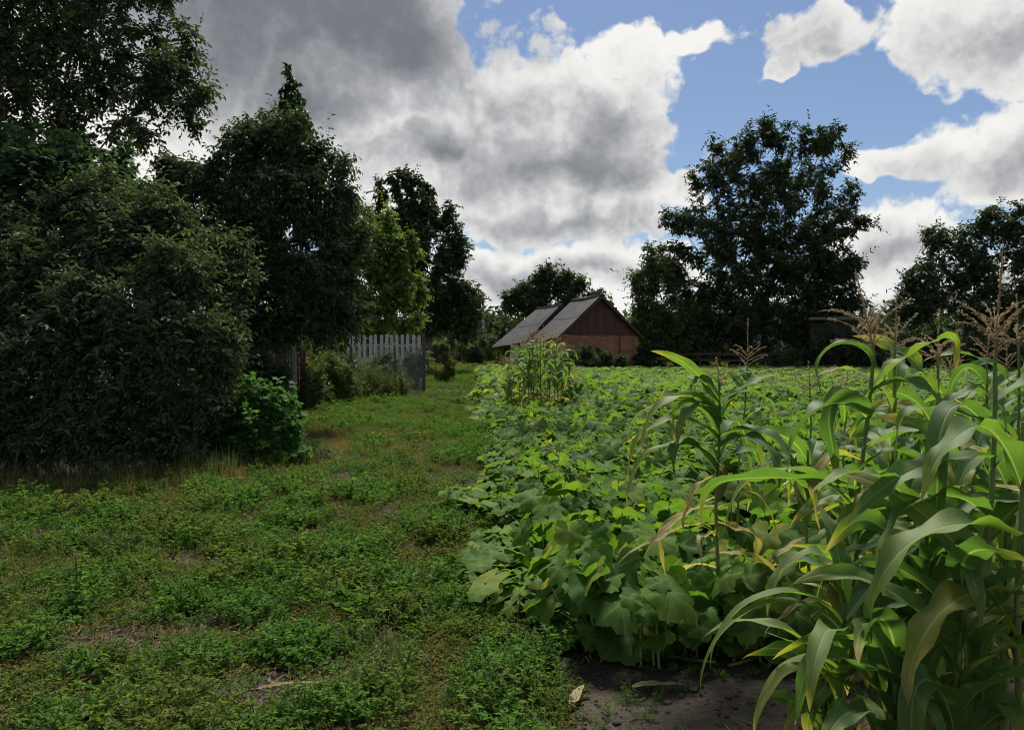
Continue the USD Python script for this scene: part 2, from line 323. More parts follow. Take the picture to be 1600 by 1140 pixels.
nb = {'tc': ('texture_coordinate', {}), 'mp': ('mapping', {'rotation': (math.pi / 2, 0, 0)}), 'b': ('brick_texture', {'color1': (.25, .085, .045), 'color2': (.34, .125, .068), 'mortar': (.22, .16, .12), 'scale': 1.0, 'mortar_size': .012, 'brick_width': .26, 'row_height': .077, 'bias': -.1}),
      'nz': ('noise_texture', {'scale': 1.7, 'detail': 7.0, 'roughness': .65}), 'r': ('rgb_ramp', {'ramp': [(.3, (.55, .55, .55)), (.6, (1, 1, 1)), (.75, (1.15, 1.1, 1.05))]}), 'm': ('mix_color', {'blend_type': 'multiply', 'fac': 1.0, 'use_clamp': False}),
      'bp': ('bump', {'strength': .6, 'distance': .01, 'invert': True}), 'p': ('principled_bsdf', {'roughness': .9, 'specular_ior_level': .2})}
M['brick'] = mat('old_brick', nb, [('tc.object', 'mp.vector'), ('mp.vector', 'b.vector'), ('tc.object', 'nz.vector'), ('nz.fac', 'r.fac'), ('b.color', 'm.a'), ('r.color', 'm.b'), ('m.result', 'p.base_color'), ('b.fac', 'bp.height'), ('bp.normal', 'p.normal')], 'p.BSDF')

# ------------------------------------------------------------------ ground
def edge_l(y): return np.interp(y, [0, 8.6, 9.6, 10.6, 12, 16, 20, 23, 26, 40, 70, 100], [-9, -7.0, -4.2, -2.6, -2.9, -4.2, -4.3, -3.5, -2.9, -4.0, -6.4, -8])
def edge_r(y): return np.interp(y, [0, 3, 6, 11, 19, 33, 70, 100], [.3, .22, .08, -.2, -.55, -1.2, -3.2, -4])


gx = np.unique(np.concatenate([np.linspace(-400, -30, 20), np.linspace(-30, -8, 40), np.linspace(-8, 8, 240), np.linspace(8, 30, 40), np.linspace(30, 400, 20)]))
gy = np.unique(np.concatenate([np.linspace(-100, -2, 15), np.linspace(-2, 2, 15), np.linspace(2, 12, 200), np.linspace(12, 60, 150), np.linspace(60, 600, 30)]))
X, Y = np.meshgrid(gx, gy)
Z = gz(X, Y) * np.clip((120 - np.hypot(X, Y)) / 60, 0, 1)
crumb = (meshkit.fbm(np.stack([X * 9, Y * 9, 0 * X], -1), 3, 8) - .5) * .035 * np.clip((12 - np.hypot(X, Y)) / 6, 0, 1)
Z = Z + crumb
i, j = np.meshgrid(np.arange(len(gy) - 1), np.arange(len(gx) - 1), indexing='ij')
k = i * len(gx) + j
quads = np.stack([k, k + 1, k + len(gx) + 1, k + len(gx)], -1).reshape(-1, 4)
tag(obj('ground', (np.stack([X, Y, Z], -1).reshape(-1, 3), quads), M['soil'], smooth=True), kind='structure')

# ------------------------------------------------------------------ trees and shrubs
def leaf_cards(P, D, N, L, Wd, rng, detailed=True, fold=.22, droop=.12):
    """folded pointed leaves; returns vertices, faces and the number of vertices per leaf"""
    D = norm(D); S = norm(np.cross(D, N)); N = np.cross(S, D)
    L, Wd = L[:, None], Wd[:, None]
    if detailed:
        base, mid, tip = P, P + D * L * .5 + N * L * .03, P + D * L - N * L * droop
        l1 = P + D * L * .27 + S * Wd * .46 + N * Wd * fold; r1 = P + D * L * .27 - S * Wd * .46 + N * Wd * fold
        l2 = P + D * L * .62 + S * Wd * .40 + N * Wd * fold * .6 - N * L * droop * .4; r2 = P + D * L * .62 - S * Wd * .40 + N * Wd * fold * .6 - N * L * droop * .4
        V = np.stack([base, mid, tip, l1, l2, r1, r2], 1)
        Fc = np.array([[0, 1, 3], [3, 1, 4], [4, 1, 2], [0, 5, 1], [5, 6, 1], [6, 2, 1]])
    else:
        V = np.stack([P, P + D * L - N * L * droop, P + D * L * .42 + S * Wd * .5 + N * Wd * fold, P + D * L * .42 - S * Wd * .5 + N * Wd * fold], 1)
        Fc = np.array([[0, 1, 2], [0, 3, 1]])
    n, m = V.shape[:2]
    return V.reshape(-1, 3), (Fc[None] + (np.arange(n) * m)[:, None, None]).reshape(-1, 3), m


def star_cards(P, D, N, L, rng):
    """five pointed lobed leaves (maple like)"""
    D = norm(D); S = norm(np.cross(D, N)); N = np.cross(S, D)
    ang = np.radians([0, 28, 52, 80, 118, 180, -118, -80, -52, -28]); rad = np.array([1, .52, .9, .48, .62, .12, .62, .48, .9, .52])
    c = P + D * L[:, None] * .4
    ring = c[:, None] + L[:, None, None] * .6 * (np.cos(ang) * rad)[None, :, None] * D[:, None] + L[:, None, None] * .6 * (np.sin(ang) * rad)[None, :, None] * S[:, None] - N[:, None] * (L[:, None, None] * .12 * rad[None, :, None])
    V = np.concatenate([c[:, None], ring], 1)
    k = np.arange(10); Fc = np.stack([0 * k, 1 + k, 1 + (k + 1) % 10], 1)
    n, m = V.shape[:2]
    return V.reshape(-1, 3), (Fc[None] + (np.arange(n) * m)[:, None, None]).reshape(-1, 3), m


def colonize(A, nodes, parents, step, infl, kill, iters=220, tropism=(0, 0, .1)):
    nodes = [np.asarray(p, float) for p in nodes]; parents = list(parents)
    A = np.asarray(A, float); tropism = np.asarray(tropism)
    seen = set()
    for _ in range(iters):
        if not len(A): break
        Nn = np.array(nodes); d, idx = cKDTree(Nn).query(A)
        keep = d > kill; A, d, idx = A[keep], d[keep], idx[keep]
        if not len(A): break
        act = d < infl
        if not act.any():
            infl *= 1.5; continue
        dirs = np.zeros_like(Nn); np.add.at(dirs, idx[act], norm(A[act] - Nn[idx[act]]))
        who = np.unique(idx[act]); grew = 0
        for w in who:
            g = norm(norm(dirs[w]) + tropism); p = Nn[w] + g * step
            key = (int(w), *np.round(g * 8).astype(int))
            if key in seen: continue
            seen.add(key); nodes.append(p); parents.append(int(w)); grew += 1
        if not grew: infl *= .8; break
    return np.array(nodes), np.array(parents)


def skeleton_mesh(P, par, rtip, power, rmin, sides=6, rmax=None):
    n = len(P); kids = [[] for _ in range(n)]
    for c in range(n):
        if par[c] >= 0: kids[par[c]].append(c)
    r = np.zeros(n); hgt = np.zeros(n)
    for c in range(n - 1, -1, -1):            # children always come after parents
        if kids[c]:
            r[c] = sum(r[q] ** power for q in kids[c]) ** (1 / power); hgt[c] = 1 + max(hgt[q] for q in kids[c])
        else: r[c] = rtip
    if rmax: r = r * min(1.0, rmax / r.max())
    r = np.maximum(r, rtip)
    e = np.where(par >= 0)[0]; main = np.zeros(n, bool)
    for c in range(n):
        if kids[c]: main[max(kids[c], key=lambda q: r[q])] = True
    e = e[r[e] > rmin]
    d = np.zeros_like(P); d[e] = norm(P[e] - P[par[e]])
    roots = np.where(par < 0)[0]; d[roots] = (0, 0, 1)
    dn = d.copy()
    for c in e:
        if main[c]: dn[par[c]] = norm(d[par[c]] + d[c])

    def ring(c, dr, rad):
        ref = np.array([1.0, .13, 0]); a = norm(np.cross(dr, ref)); bad = np.linalg.norm(np.cross(dr, ref), axis=1) < .15
        a[bad] = norm(np.cross(dr[bad], [0, 0, 1.0])); b = np.cross(dr, a); an = np.arange(sides) * 2 * np.pi / sides
        return c[:, None] + rad[:, None, None] * (np.cos(an)[None, :, None] * a[:, None] + np.sin(an)[None, :, None] * b[:, None])
    sd = np.where(main[e][:, None], dn[par[e]], d[e]); sr = np.where(main[e], r[par[e]], np.minimum(r[par[e]], r[e] * 1.3))
    R0, R1 = ring(P[par[e]], sd, sr), ring(P[e], dn[e], r[e])
    V = np.concatenate([R0, R1], 1); k = np.arange(sides)
    q = np.stack([k, (k + 1) % sides, sides + (k + 1) % sides, sides + k], 1); q = np.vstack([q[:, [0, 1, 2]], q[:, [0, 2, 3]]])
    return (V.reshape(-1, 3), (q[None] + (np.arange(len(e)) * 2 * sides)[:, None, None]).reshape(-1, 3)), r, hgt, d


def clumps_px(spec, dz=.5, rng=None):
    """clumps given where the photograph shows them: pixel, distance, radius in pixels -> centre, radius in metres"""
    out = []
    for px, py, y, r in spec:
        out.append((at(px, py, y), r * y / F))
    return out


def plant_tree(name, label, cat, roots, clumps, leaf, material, seed, n_attr=1500, n_leaf=30000, lsize=.1, aspect=.45, step=None, trunk_to=None, rtip=.004, rmin=.01, power=2.4, rmax=None, detailed=False,
               droop=.35, twig=5, spread=None, yellow=.0, group=None, flat=.85, trunk_sides=6, trunk_name='trunk', crown_name='crown', shoots=.06, tone_mid=.5):
    rng = np.random.default_rng(seed)
    vol = np.array([r ** 2.2 for _, r in clumps]); pick = rng.choice(len(clumps), n_attr, p=vol / vol.sum())
    C = np.array([c for c, _ in clumps]); Rr = np.array([r for _, r in clumps])
    u = norm(rng.normal(size=(n_attr, 3))) * (rng.random((n_attr, 1)) ** .42)
    A = C[pick] + u * Rr[pick][:, None] * np.array([1, 1, flat]); A = A[A[:, 2] > .12]
    step = step or .22 * np.median(Rr)
    nodes, par = [], []
    for (x, y, h, tx, ty) in roots:           # foot, height of the bare stem, lean
        nseg = max(2, int(h / step)); last = -1 if not nodes else 0
        for s in np.linspace(0, 1, nseg + 1):
            wob = np.array([math.sin(s * 5 + seed) * .02 * h, math.cos(s * 4 + seed * 2) * .02 * h, 0]) * s
            nodes.append(np.array([x + tx * s, y + ty * s, float(gz(x, y)) - .12 + (h + .07) * s]) + wob); par.append(last); last = len(nodes) - 1
    P, par = colonize(A, nodes, par, step, 6 * step, 1.6 * step)
    (bm), r, hgt, d = skeleton_mesh(P, par, rtip, power, rmin, trunk_sides, rmax)
    base = np.array([roots[0][0], roots[0][1], 0.0])
    t = thing(name, label, cat, base, 0, group)
    obj(trunk_name, (bm[0] - base, bm[1]), M['bark'], t, smooth=True)
    cand = np.where((hgt <= twig) & (par >= 0) & (np.arange(len(P)) >= len(nodes)))[0]
    if not len(cand): cand = np.where(par >= 0)[0]
    sp = spread or step * .75
    K = 9; nt = n_leaf // K; n_leaf = nt * K
    q = cand[rng.integers(0, len(cand), nt)]; tt = rng.random((nt, 1))
    out = norm(d[q] * .55 + norm(rng.normal(size=(nt, 3))) * .8 + np.array([0, 0, .12]))
    start = P[par[q]] * (1 - tt) + P[q] * tt; tl = sp * rng.uniform(.8, 2.1, (nt, 1))
    if shoots:                                   # a few long shoots stand clear of the crown
        far = rng.random(nt) < shoots; tl[far] *= rng.uniform(1.4, 2.4, (far.sum(), 1)); out[far] = norm(out[far] + np.array([0, 0, .35]))
    f = (np.arange(K)[None, :] + rng.random((nt, K))) / K
    sag = -droop * .35 * (tl * f ** 2)
    pos = (start[:, None] + out[:, None] * (tl * f)[..., None] + np.array([0, 0, 1.0]) * sag[..., None]).reshape(-1, 3)
    sidev = norm(np.cross(out, np.array([0, 0, 1.0]) + rng.normal(size=(nt, 3)) * .35))
    sg = np.where((np.arange(K)[None, :] + rng.integers(0, 2, (nt, 1))) % 2 == 0, 1.0, -1.0)
    D = (out[:, None] * .65 + sidev[:, None] * (sg * .75)[..., None]).reshape(-1, 3)
    D = norm(D + rng.normal(size=D.shape) * .3 + np.array([0, 0, -droop]))
    N = norm(np.array([0, 0, 1.0]) + rng.normal(size=(n_leaf, 3)) * .5)
    L = lsize * (.65 + .7 * rng.random(n_leaf))
    if leaf == 'star': V, Fc, m = star_cards(pos, D, N, L, rng)
    else: V, Fc, m = leaf_cards(pos, D, N, L, L * aspect, rng, detailed)
    clump_tone = meshkit.noise(pos / (2.2 * sp + .2), seed)
    tone = np.clip(tone_mid + (clump_tone - .5) * .6 + np.repeat(rng.normal(size=nt) * .16, K) + rng.normal(size=n_leaf) * .1, 0, .93)
    if yellow:
        tone[(meshkit.noise(pos / .5, seed + 9) > 1 - yellow) & (rng.random(n_leaf) < .6)] = 1.0
    V[:, 2] = np.maximum(V[:, 2], .01)
    obj(crown_name, (V - base, Fc), M[material], t, tone=np.repeat(tone, m))
    return t


def foot(px, y): return (px - W0 / 2) / F * y


# left boundary
plant_tree('leafy_shrub', 'huge dark green shrub with drooping pointed leaves at the left picture edge', 'shrub',
    [(foot(60, 10.6), 10.6, .5, -.3, .1), (foot(170, 10.4), 10.4, .6, .1, 0), (foot(260, 10.3), 10.3, .5, .3, 0), (foot(-60, 10.8), 10.8, .6, -.2, 0)],
    clumps_px([(40, 455, 10.3, 75), (120, 420, 10.5, 70), (190, 375, 10.6, 60), (170, 330, 10.9, 38), (240, 350, 10.8, 44), (150, 480, 9.9, 80), (280, 420, 10.2, 66), (330, 440, 10.6, 42), (310, 520, 9.9, 66), (235, 520, 9.6, 62), (90, 560, 9.6, 80), (25, 590, 9.5, 74), (190, 620, 9.5, 80),
               (310, 640, 9.9, 62), (20, 680, 9.4, 70), (110, 670, 9.3, 66), (265, 690, 9.6, 56), (-60, 480, 10.3, 100), (0, 400, 10.8, 44), (-60, 640, 9.8, 100), (190, 700, 9.4, 58), (355, 500, 10.4, 36), (350, 570, 10.5, 46), (60, 520, 10, 70), (375, 430, 10.9, 36), (250, 590, 9.8, 60),
               (215, 300, 11, 26), (130, 350, 10.8, 34), (60, 385, 10.6, 40), (300, 370, 10.8, 30), (345, 390, 11, 24), (165, 268, 11.2, 22), (120, 300, 11.2, 26), (262, 300, 11, 18), (30, 345, 10.8, 30), (385, 395, 11.2, 16)]),
    'leaf', 'hedge', 11, n_attr=4600, n_leaf=90000, lsize=.092, aspect=.42, step=.13, rtip=.003, rmin=.004, droop=.36, detailed=False, yellow=.07, power=2.7, spread=.17, twig=6, shoots=.16)
plant_tree('maple_sapling', 'bluish green young maple with lobed leaves behind the huge dark shrub', 'tree', [(foot(50, 11.9), 11.9, 2.0, 0, 0), (foot(110, 12), 12, 1.8, .2, 0)],
    clumps_px([(55, 280, 11.8, 66), (15, 245, 12, 46), (125, 265, 11.9, 46), (20, 340, 11.6, 66), (90, 225, 12, 34), (165, 270, 12, 34), (-60, 310, 12, 90), (100, 340, 11.8, 60), (150, 330, 11.9, 40), (60, 390, 11.6, 60), (190, 245, 12.2, 24)]),
    'star', 'maple', 12, n_attr=1700, n_leaf=12600, lsize=.16, step=.16, rtip=.003, rmin=.005, droop=.5, spread=.17)
plant_tree('broadleaf_tree', 'tallest dark tree at the upper left corner, cut by the picture top', 'tree', [(foot(95, 15), 15, 3.2, .2, .1)],
    clumps_px([(100, 60, 14.6, 130), (195, 50, 14.8, 80), (250, 120, 14.6, 75), (60, 150, 14.2, 110), (165, 150, 15, 80), (300, 55, 15, 28), (255, 45, 15, 40), (315, 140, 15, 32), (340, 165, 15, 16), (0, 60, 15, 110), (120, -90, 15, 140), (220, -40, 15, 70), (-80, 120, 15, 130), (-40, -80, 15, 130), (60, 235, 15, 80), (165, 215, 14.8, 55),
               (285, 100, 15, 45), (300, 190, 15.2, 32), (20, 10, 14, 80), (150, -10, 14.2, 70), (225, 175, 15, 40), (130, 110, 14, 70), (20, 200, 14, 70), (110, 215, 14, 60), (190, 195, 14.4, 40), (240, 205, 15, 26)]),
    'leaf', 'dark_leaf', 13, n_attr=3600, n_leaf=72000, lsize=.10, aspect=.5, step=.17, rtip=.004, rmin=.007, droop=.45, yellow=.0, power=2.5, rmax=.17, spread=.2)
plant_tree('shady_tree', 'dark dense tree hanging over the fence behind the bright bush', 'tree', [(foot(400, 15.5), 15.5, 1.6, .1, 0), (foot(330, 15.8), 15.8, 1.6, -.2, 0)],
    clumps_px([(400, 225, 15.2, 48), (330, 290, 15.4, 60), (460, 250, 15.2, 60), (420, 330, 14.8, 85), (500, 320, 15.2, 50), (350, 410, 14.8, 80), (470, 430, 14.8, 80), (400, 490, 14.5, 70), (515, 420, 15.2, 50), (290, 350, 15.6, 55), (520, 255, 15.4, 26), (495, 500, 14.8, 45), (245, 335, 15.8, 60),
               (260, 260, 15.8, 30), (430, 210, 15, 45), (380, 250, 15.2, 50), (540, 370, 15.4, 40), (340, 510, 14.8, 55), (440, 280, 14.8, 55), (540, 470, 15, 38), (300, 440, 15.2, 60), (450, 195, 15.2, 34), (270, 410, 15.8, 70), (450, 500, 15, 55), (540, 500, 15.2, 36), (390, 430, 14.6, 70), (400, 360, 15.5, 70), (500, 470, 15, 50), (475, 365, 15, 50), (455, 465, 15.4, 60), (360, 470, 15.4, 60), (440, 420, 15.6, 60), (320, 400, 15, 50), (540, 320, 15.4, 24), (505, 222, 15.4, 22), (532, 252, 15.4, 18), (368, 196, 15.2, 18), (400, 185, 15.2, 16), (545, 280, 15.4, 18), (300, 262, 15.6, 26)]),
    'leaf', 'dark_leaf', 14, n_attr=4800, n_leaf=99000, lsize=.095, aspect=.5, step=.16, rtip=.004, rmin=.007, droop=.75, yellow=.02, rmax=.14, spread=.2)
plant_tree('spire_tree', 'narrow pointed tree whose leafy spire stands above the dark hedge trees', 'tree', [(foot(457, 16.6), 16.6, 3.6, 0, 0)],
    clumps_px([(447, 96, 16.6, 3), (449, 112, 16.6, 7), (452, 132, 16.6, 14), (455, 154, 16.6, 18), (457, 178, 16.6, 23), (459, 205, 16.6, 25), (455, 250, 16.6, 30)]),
    'leaf', 'spire_leaf', 15, n_attr=900, n_leaf=4200, lsize=.12, aspect=.62, step=.09, rtip=.004, rmin=.005, droop=.9, spread=.085, shoots=.05, detailed=True, tone_mid=.45)
plant_tree('yellowish_tree', 'yellow green slender tree just behind the white picket fence', 'tree', [(foot(600, 27), 31, 2.2, 0, 0), (foot(570, 27), 31, 2.2, -.2, 0)],
    clumps_px([(556, 310, 31, 12), (580, 345, 31, 24), (530, 400, 31, 30), (650, 460, 31, 20), (618, 385, 31, 34), (575, 400, 30.5, 45), (640, 425, 31, 24), (600, 460, 30.5, 45), (545, 380, 31, 35), (560, 470, 30.5, 45), (640, 470, 31, 24), (603, 322, 31, 12), (545, 335, 31, 18), (655, 400, 31, 10), (600, 505, 30.5, 34), (560, 510, 30.5, 40), (640, 500, 31, 24), (530, 450, 30.5, 45), (620, 440, 30.5, 36)]),
    'leaf', 'yellow_leaf', 16, n_attr=1800, n_leaf=32000, lsize=.145, aspect=.6, step=.2, rtip=.005, rmin=.009, droop=.8, spread=.27, rmax=.1)
plant_tree('dark_tree', 'big dark leaved tree standing beyond the picket fence, left of the shed', 'tree', [(foot(668, 46), 46, 4.0, .3, 0)],
    clumps_px([(640, 320, 46, 38), (610, 285, 46, 20), (588, 278, 46, 9), (690, 340, 46, 26), (705, 395, 46, 26), (660, 395, 45, 46), (690, 455, 46, 40), (640, 455, 45, 40), (605, 350, 46, 35), (655, 345, 46, 40), (710, 345, 46, 10), (718, 375, 46, 9), (700, 430, 46, 30), (620, 420, 46, 40), (680, 490, 46, 40), (640, 285, 46, 16), (665, 310, 46, 20), (625, 265, 46, 10), (715, 420, 46, 16), (722, 400, 46, 8), (735, 470, 46, 22), (720, 500, 46, 30), (745, 450, 46, 8), (722, 365, 46, 12), (700, 320, 46, 12), (730, 392, 46, 9), (680, 300, 46, 12)]),
    'leaf', 'walnut_leaf', 17, n_attr=2600, n_leaf=34000, lsize=.24, aspect=.5, step=.32, rtip=.01, rmin=.018, droop=.3, spread=.27, rmax=.24)
plant_tree('small_dark_tree', 'smaller dark tree tight beside the concrete pole', 'tree', [(foot(722, 60), 60, 1.6, 0, 0)],
    clumps_px([(725, 462, 60, 22), (745, 462, 60, 14), (700, 485, 60, 26), (735, 490, 60, 24), (725, 515, 60, 26), (755, 470, 60, 8), (715, 440, 60, 10)]),
    'leaf', 'dark_leaf', 18, n_attr=800, n_leaf=9000, lsize=.26, aspect=.5, step=.34, rtip=.01, rmin=.02, droop=.3, spread=.36)
plant_tree('rounded_tree', 'rounded tree behind the two tin grey shed roofs', 'tree', [(foot(860, 68), 68, 2.0, 0, 0)],
    clumps_px([(850, 440, 68, 24), (815, 455, 68, 22), (895, 445, 68, 22), (870, 425, 68, 12), (925, 458, 68, 16), (840, 475, 68, 34), (890, 475, 68, 30), (795, 480, 68, 18), (790, 455, 68, 8), (835, 428, 68, 8), (940, 470, 68, 12), (880, 440, 68, 22)]),
    'leaf', 'walnut_leaf', 19, n_attr=1500, n_leaf=17000, lsize=.3, aspect=.5, step=.4, rtip=.012, rmin=.022, droop=.3, spread=.42, rmax=.26)
plant_tree('walnut_tree', 'tallest spreading walnut tree right of the brick shed with sky showing through', 'tree', [(foot(1190, 49), 49, 4.0, .2, 0)],
    clumps_px([(1130, 255, 49, 36), (1105, 215, 49, 14), (1200, 212, 49, 32), (1160, 215, 49, 20), (1290, 218, 49, 32), (1250, 205, 49, 18), (1180, 290, 49, 56), (1260, 280, 49, 50), (1100, 280, 49, 24), (1075, 262, 49, 12), (1080, 345, 49, 34), (1035, 340, 49, 18), (1120, 385, 48, 55), (1220, 375, 49, 58), (1300, 345, 49, 44), (1340, 345, 49, 22), (1368, 352, 49, 11), (1325, 240, 49, 14), (1340, 285, 49, 10), (1318, 292, 49, 12),
               (1090, 465, 48, 46), (1180, 450, 49, 55), (1270, 440, 49, 55), (1320, 425, 49, 32), (1330, 470, 49, 30), (1140, 330, 49, 40), (1240, 470, 48, 50), (1300, 490, 48, 40), (1210, 185, 49, 10), (1310, 200, 49, 14), (1050, 410, 48, 40), (1130, 500, 47, 50), (1200, 500, 47, 45), (1260, 510, 47, 45), (1160, 395, 48.5, 60), (1250, 385, 48.5, 60), (1200, 330, 49, 60), (1140, 440, 47.5, 55), (1230, 430, 47.5, 60), (1300, 415, 48, 45), (1180, 530, 46.5, 40)]),
    'leaf', 'walnut_leaf', 20, n_attr=5400, n_leaf=81000, lsize=.25, aspect=.42, step=.34, rtip=.011, rmin=.016, droop=.35, spread=.35, rmax=.34, power=2.3)
plant_tree('lighter_tree', 'lighter green tree between the brick shed and the tall walnut tree', 'tree', [(foot(1040, 47), 47, 1.4, 0, 0), (foot(1075, 47.5), 47.5, 1.4, .3, 0)],
    clumps_px([(1010, 470, 47, 30), (1045, 500, 46.5, 40), (1030, 425, 47, 32), (992, 430, 47, 12), (1060, 540, 46, 34), (1020, 540, 46.5, 30), (1085, 500, 47, 36), (1000, 505, 47, 22), (1110, 540, 46.5, 26), (1015, 385, 47, 14)]),
    'leaf', 'olive_leaf', 21, n_attr=1700, n_leaf=28000, lsize=.22, aspect=.45, step=.33, rtip=.009, rmin=.016, droop=.4, spread=.38)
plant_tree('right_hand_tree', 'dark airy tree rising above the corn tassels at the right edge', 'tree', [(foot(1500, 41), 41, 2.6, .2, 0)],
    clumps_px([(1550, 345, 41, 26), (1560, 320, 41, 12), (1465, 370, 41, 28), (1440, 365, 41, 10), (1590, 375, 41, 34), (1520, 410, 41, 46), (1445, 425, 41, 30), (1590, 455, 41, 50), (1450, 465, 41, 38), (1405, 445, 41, 16), (1540, 480, 41, 50), (1650, 420, 41, 60), (1500, 360, 41, 20), (1640, 340, 41, 30), (1490, 450, 41, 44), (1420, 490, 41, 34), (1590, 330, 41, 18), (1530, 380, 41, 30)]),
    'leaf', 'walnut_leaf', 22, n_attr=2800, n_leaf=38000, lsize=.21, aspect=.45, step=.3, rtip=.009, rmin=.016, droop=.35, spread=.36, rmax=.2)
# lower shrubs
plant_tree('bright_bush', 'bright green leafy bush at the foot of the dark hedge beside the path', 'bush', [(foot(420, 10.4), 10.4, .15, 0, 0), (foot(445, 10.3), 10.3, .15, .1, 0), (foot(390, 10.5), 10.5, .15, -.1, 0)],
    clumps_px([(400, 615, 10.3, 34), (435, 635, 10.2, 36), (380, 660, 10.2, 38), (430, 690, 10, 44), (460, 665, 10.2, 22), (395, 715, 10, 36), (350, 690, 10.2, 28), (395, 590, 10.4, 14), (460, 715, 10, 28), (425, 655, 10, 34), (330, 660, 10.4, 24)]),
    'star', 'bright_leaf', 31, n_attr=1000, n_leaf=5200, lsize=.1, step=.08, rtip=.003, rmin=.004, droop=.5, spread=.1)
plant_tree('bright_bush', 'low dark green weedy bush spilling onto the path beside the bright bush', 'bush', [(foot(490, 10.5), 10.5, .06, 0, 0)],
    clumps_px([(480, 715, 10.4, 20), (510, 722, 10.4, 14), (450, 728, 10.3, 14)]), 'star', 'maple', 32, n_attr=250, n_leaf=1300, lsize=.075, step=.06, rtip=.002, rmin=.003, droop=.4, spread=.07)
for q, (px, y, top, wd, m_, lab, ls) in enumerate([
    (300, 10.9, 590, 60, 'dark_leaf', 'dark low shrub filling the foot of the hedge behind the bright bush', .1),
    (230, 12.4, 520, 90, 'dark_leaf', 'dim shrub deep inside the hedge behind the huge shrub', .1),
    (330, 12.6, 540, 80, 'dark_leaf', 'dim shrub deep inside the hedge behind the bright bush', .1),
    (400, 13.5, 545, 60, 'dark_leaf', 'dim shrub deep inside the hedge before the board fence', .1),
    (475, 18.5, 560, 40, 'olive_leaf', 'tall olive weed thicket against the wooden fence post', .09),
    (525, 20.5, 555, 34, 'olive_leaf', 'grey olive weeds tangled between two fence posts', .09),
    (590, 24.6, 570, 30, 'grey_weed', 'grey green weeds climbing the wire mesh under the pickets', .1),
    (555, 23.4, 548, 40, 'olive_leaf', 'tall grey olive weeds behind the wire mesh, left of the pickets', .09),
    (600, 26.2, 546, 38, 'grey_weed', 'grey green weeds pressed between mesh and pickets, left part', .1),
    (640, 27.4, 546, 34, 'grey_weed', 'grey green weeds pressed between mesh and pickets, right part', .1),
    (500, 20.5, 545, 40, 'olive_leaf', 'tall tangled olive weeds right of the thick wooden post', .09),
    (1085, 46.6, 515, 26, 'dark_leaf', 'dark bush hiding the left end of the pale house', .2),
    (1160, 46.2, 535, 30, 'dark_leaf', 'dark bush at the foot of the walnut trunk', .2),
    (1245, 46.4, 515, 26, 'dark_leaf', 'dark bush hiding the right end of the pale house', .2),
    (640, 30.6, 485, 26, 'yellow_leaf', 'light feathery shrub peeping over the picket fence', .07),
    (690, 34, 525, 20, 'olive_leaf', 'small bush past the end of the wire fence', .14),
    (708, 62, 520, 34, 'olive_leaf', 'low bush growing along the far end of the path', .24),
    (770, 66, 520, 36, 'olive_leaf', 'green bush between the pole and the ruined shed', .26),
    (740, 58, 540, 18, 'dark_leaf', 'dark bush under the small tree by the pole', .2),
    (900, 43.2, 545, 34, 'dark_leaf', 'dark creeper bush against the brick shed wall, left one', .19),
    (950, 43, 548, 34, 'dark_leaf', 'dark creeper bush against the brick shed wall, right one', .19),
    (1300, 43.5, 505, 52, 'dark_leaf', 'dark bush in front of the pale house, under the walnut', .2),
    (1230, 43, 545, 30, 'dark_leaf', 'low dark bush beside the plank fence below the walnut', .2),
    (1370, 42, 530, 44, 'dark_leaf', 'dark bush right of the low wooden outhouse', .2),
    (1440, 41, 520, 50, 'dark_leaf', 'dark bush behind the corn, under the right tree', .2),
    (1530, 40, 525, 56, 'dark_leaf', 'broad dark bush behind the corn near the right edge', .2),
    (1610, 40, 515, 56, 'dark_leaf', 'dark bush cut by the right picture edge', .2),
    (1130, 58, 545, 30, 'dark_leaf', 'dim bush behind the plank fence before the pale house', .24),
    (1015, 44.5, 535, 26, 'dark_leaf', 'dark bush at the right corner of the brick shed', .2)]):
    b = EYE - (EYE / y) * 0; top_z = at(px, top, y)[2]; wm = wd * y / F; hh = max(.5, top_z)
    rg = np.random.default_rng(500 + q); x0 = foot(px, y)
    cl = [(np.array([x0 + rg.uniform(-.6, .6) * wm, y + rg.uniform(-.4, .4) * wm, z * hh]), wm * rg.uniform(.45, .7) * (1.1 - .45 * z)) for z in (.2, .35, .5, .5, .65, .78, .85)]
    plant_tree('low_shrub', lab, 'shrub', [(x0, y, .1, 0, 0), (x0 + .3 * wm, y + .1, .1, 0, 0), (x0 - .3 * wm, y - .1, .1, 0, 0)], cl, 'leaf', m_, 40 + q, n_attr=420, n_leaf=int(5200 if y < 30 else 3600), lsize=ls, aspect=.42 if m_ != 'olive_leaf' else .3, step=.14 * wm + .03, rtip=.003, rmin=.006, droop=.4, spread=.17 * wm + .02)

M['red_wood'] = plain('worn_reddish_wood', (.05, .019, .013), (.115, .048, .032), 7, .85, .4, (6, 6, .4))
# ------------------------------------------------------------------ buildings
def frame_of(origin, deg):
    """local axes: u to the right along the gable, v back along the ridge"""
    a = math.radians(deg)
    return np.array([[math.cos(a), -math.sin(a)], [math.sin(a), math.cos(a)]])


def slab(quad, thick):
    """a thin closed plate from four corners, thickened along its normal"""
    q = np.asarray(quad, float); n = norm(np.cross(q[1] - q[0], q[3] - q[0])) * thick
    v = np.vstack([q, q - n])
    return v, np.array([[0, 1, 2, 3], [7, 6, 5, 4], [0, 4, 5, 1], [1, 5, 6, 2], [2, 6, 7, 3], [3, 7, 4, 0]])


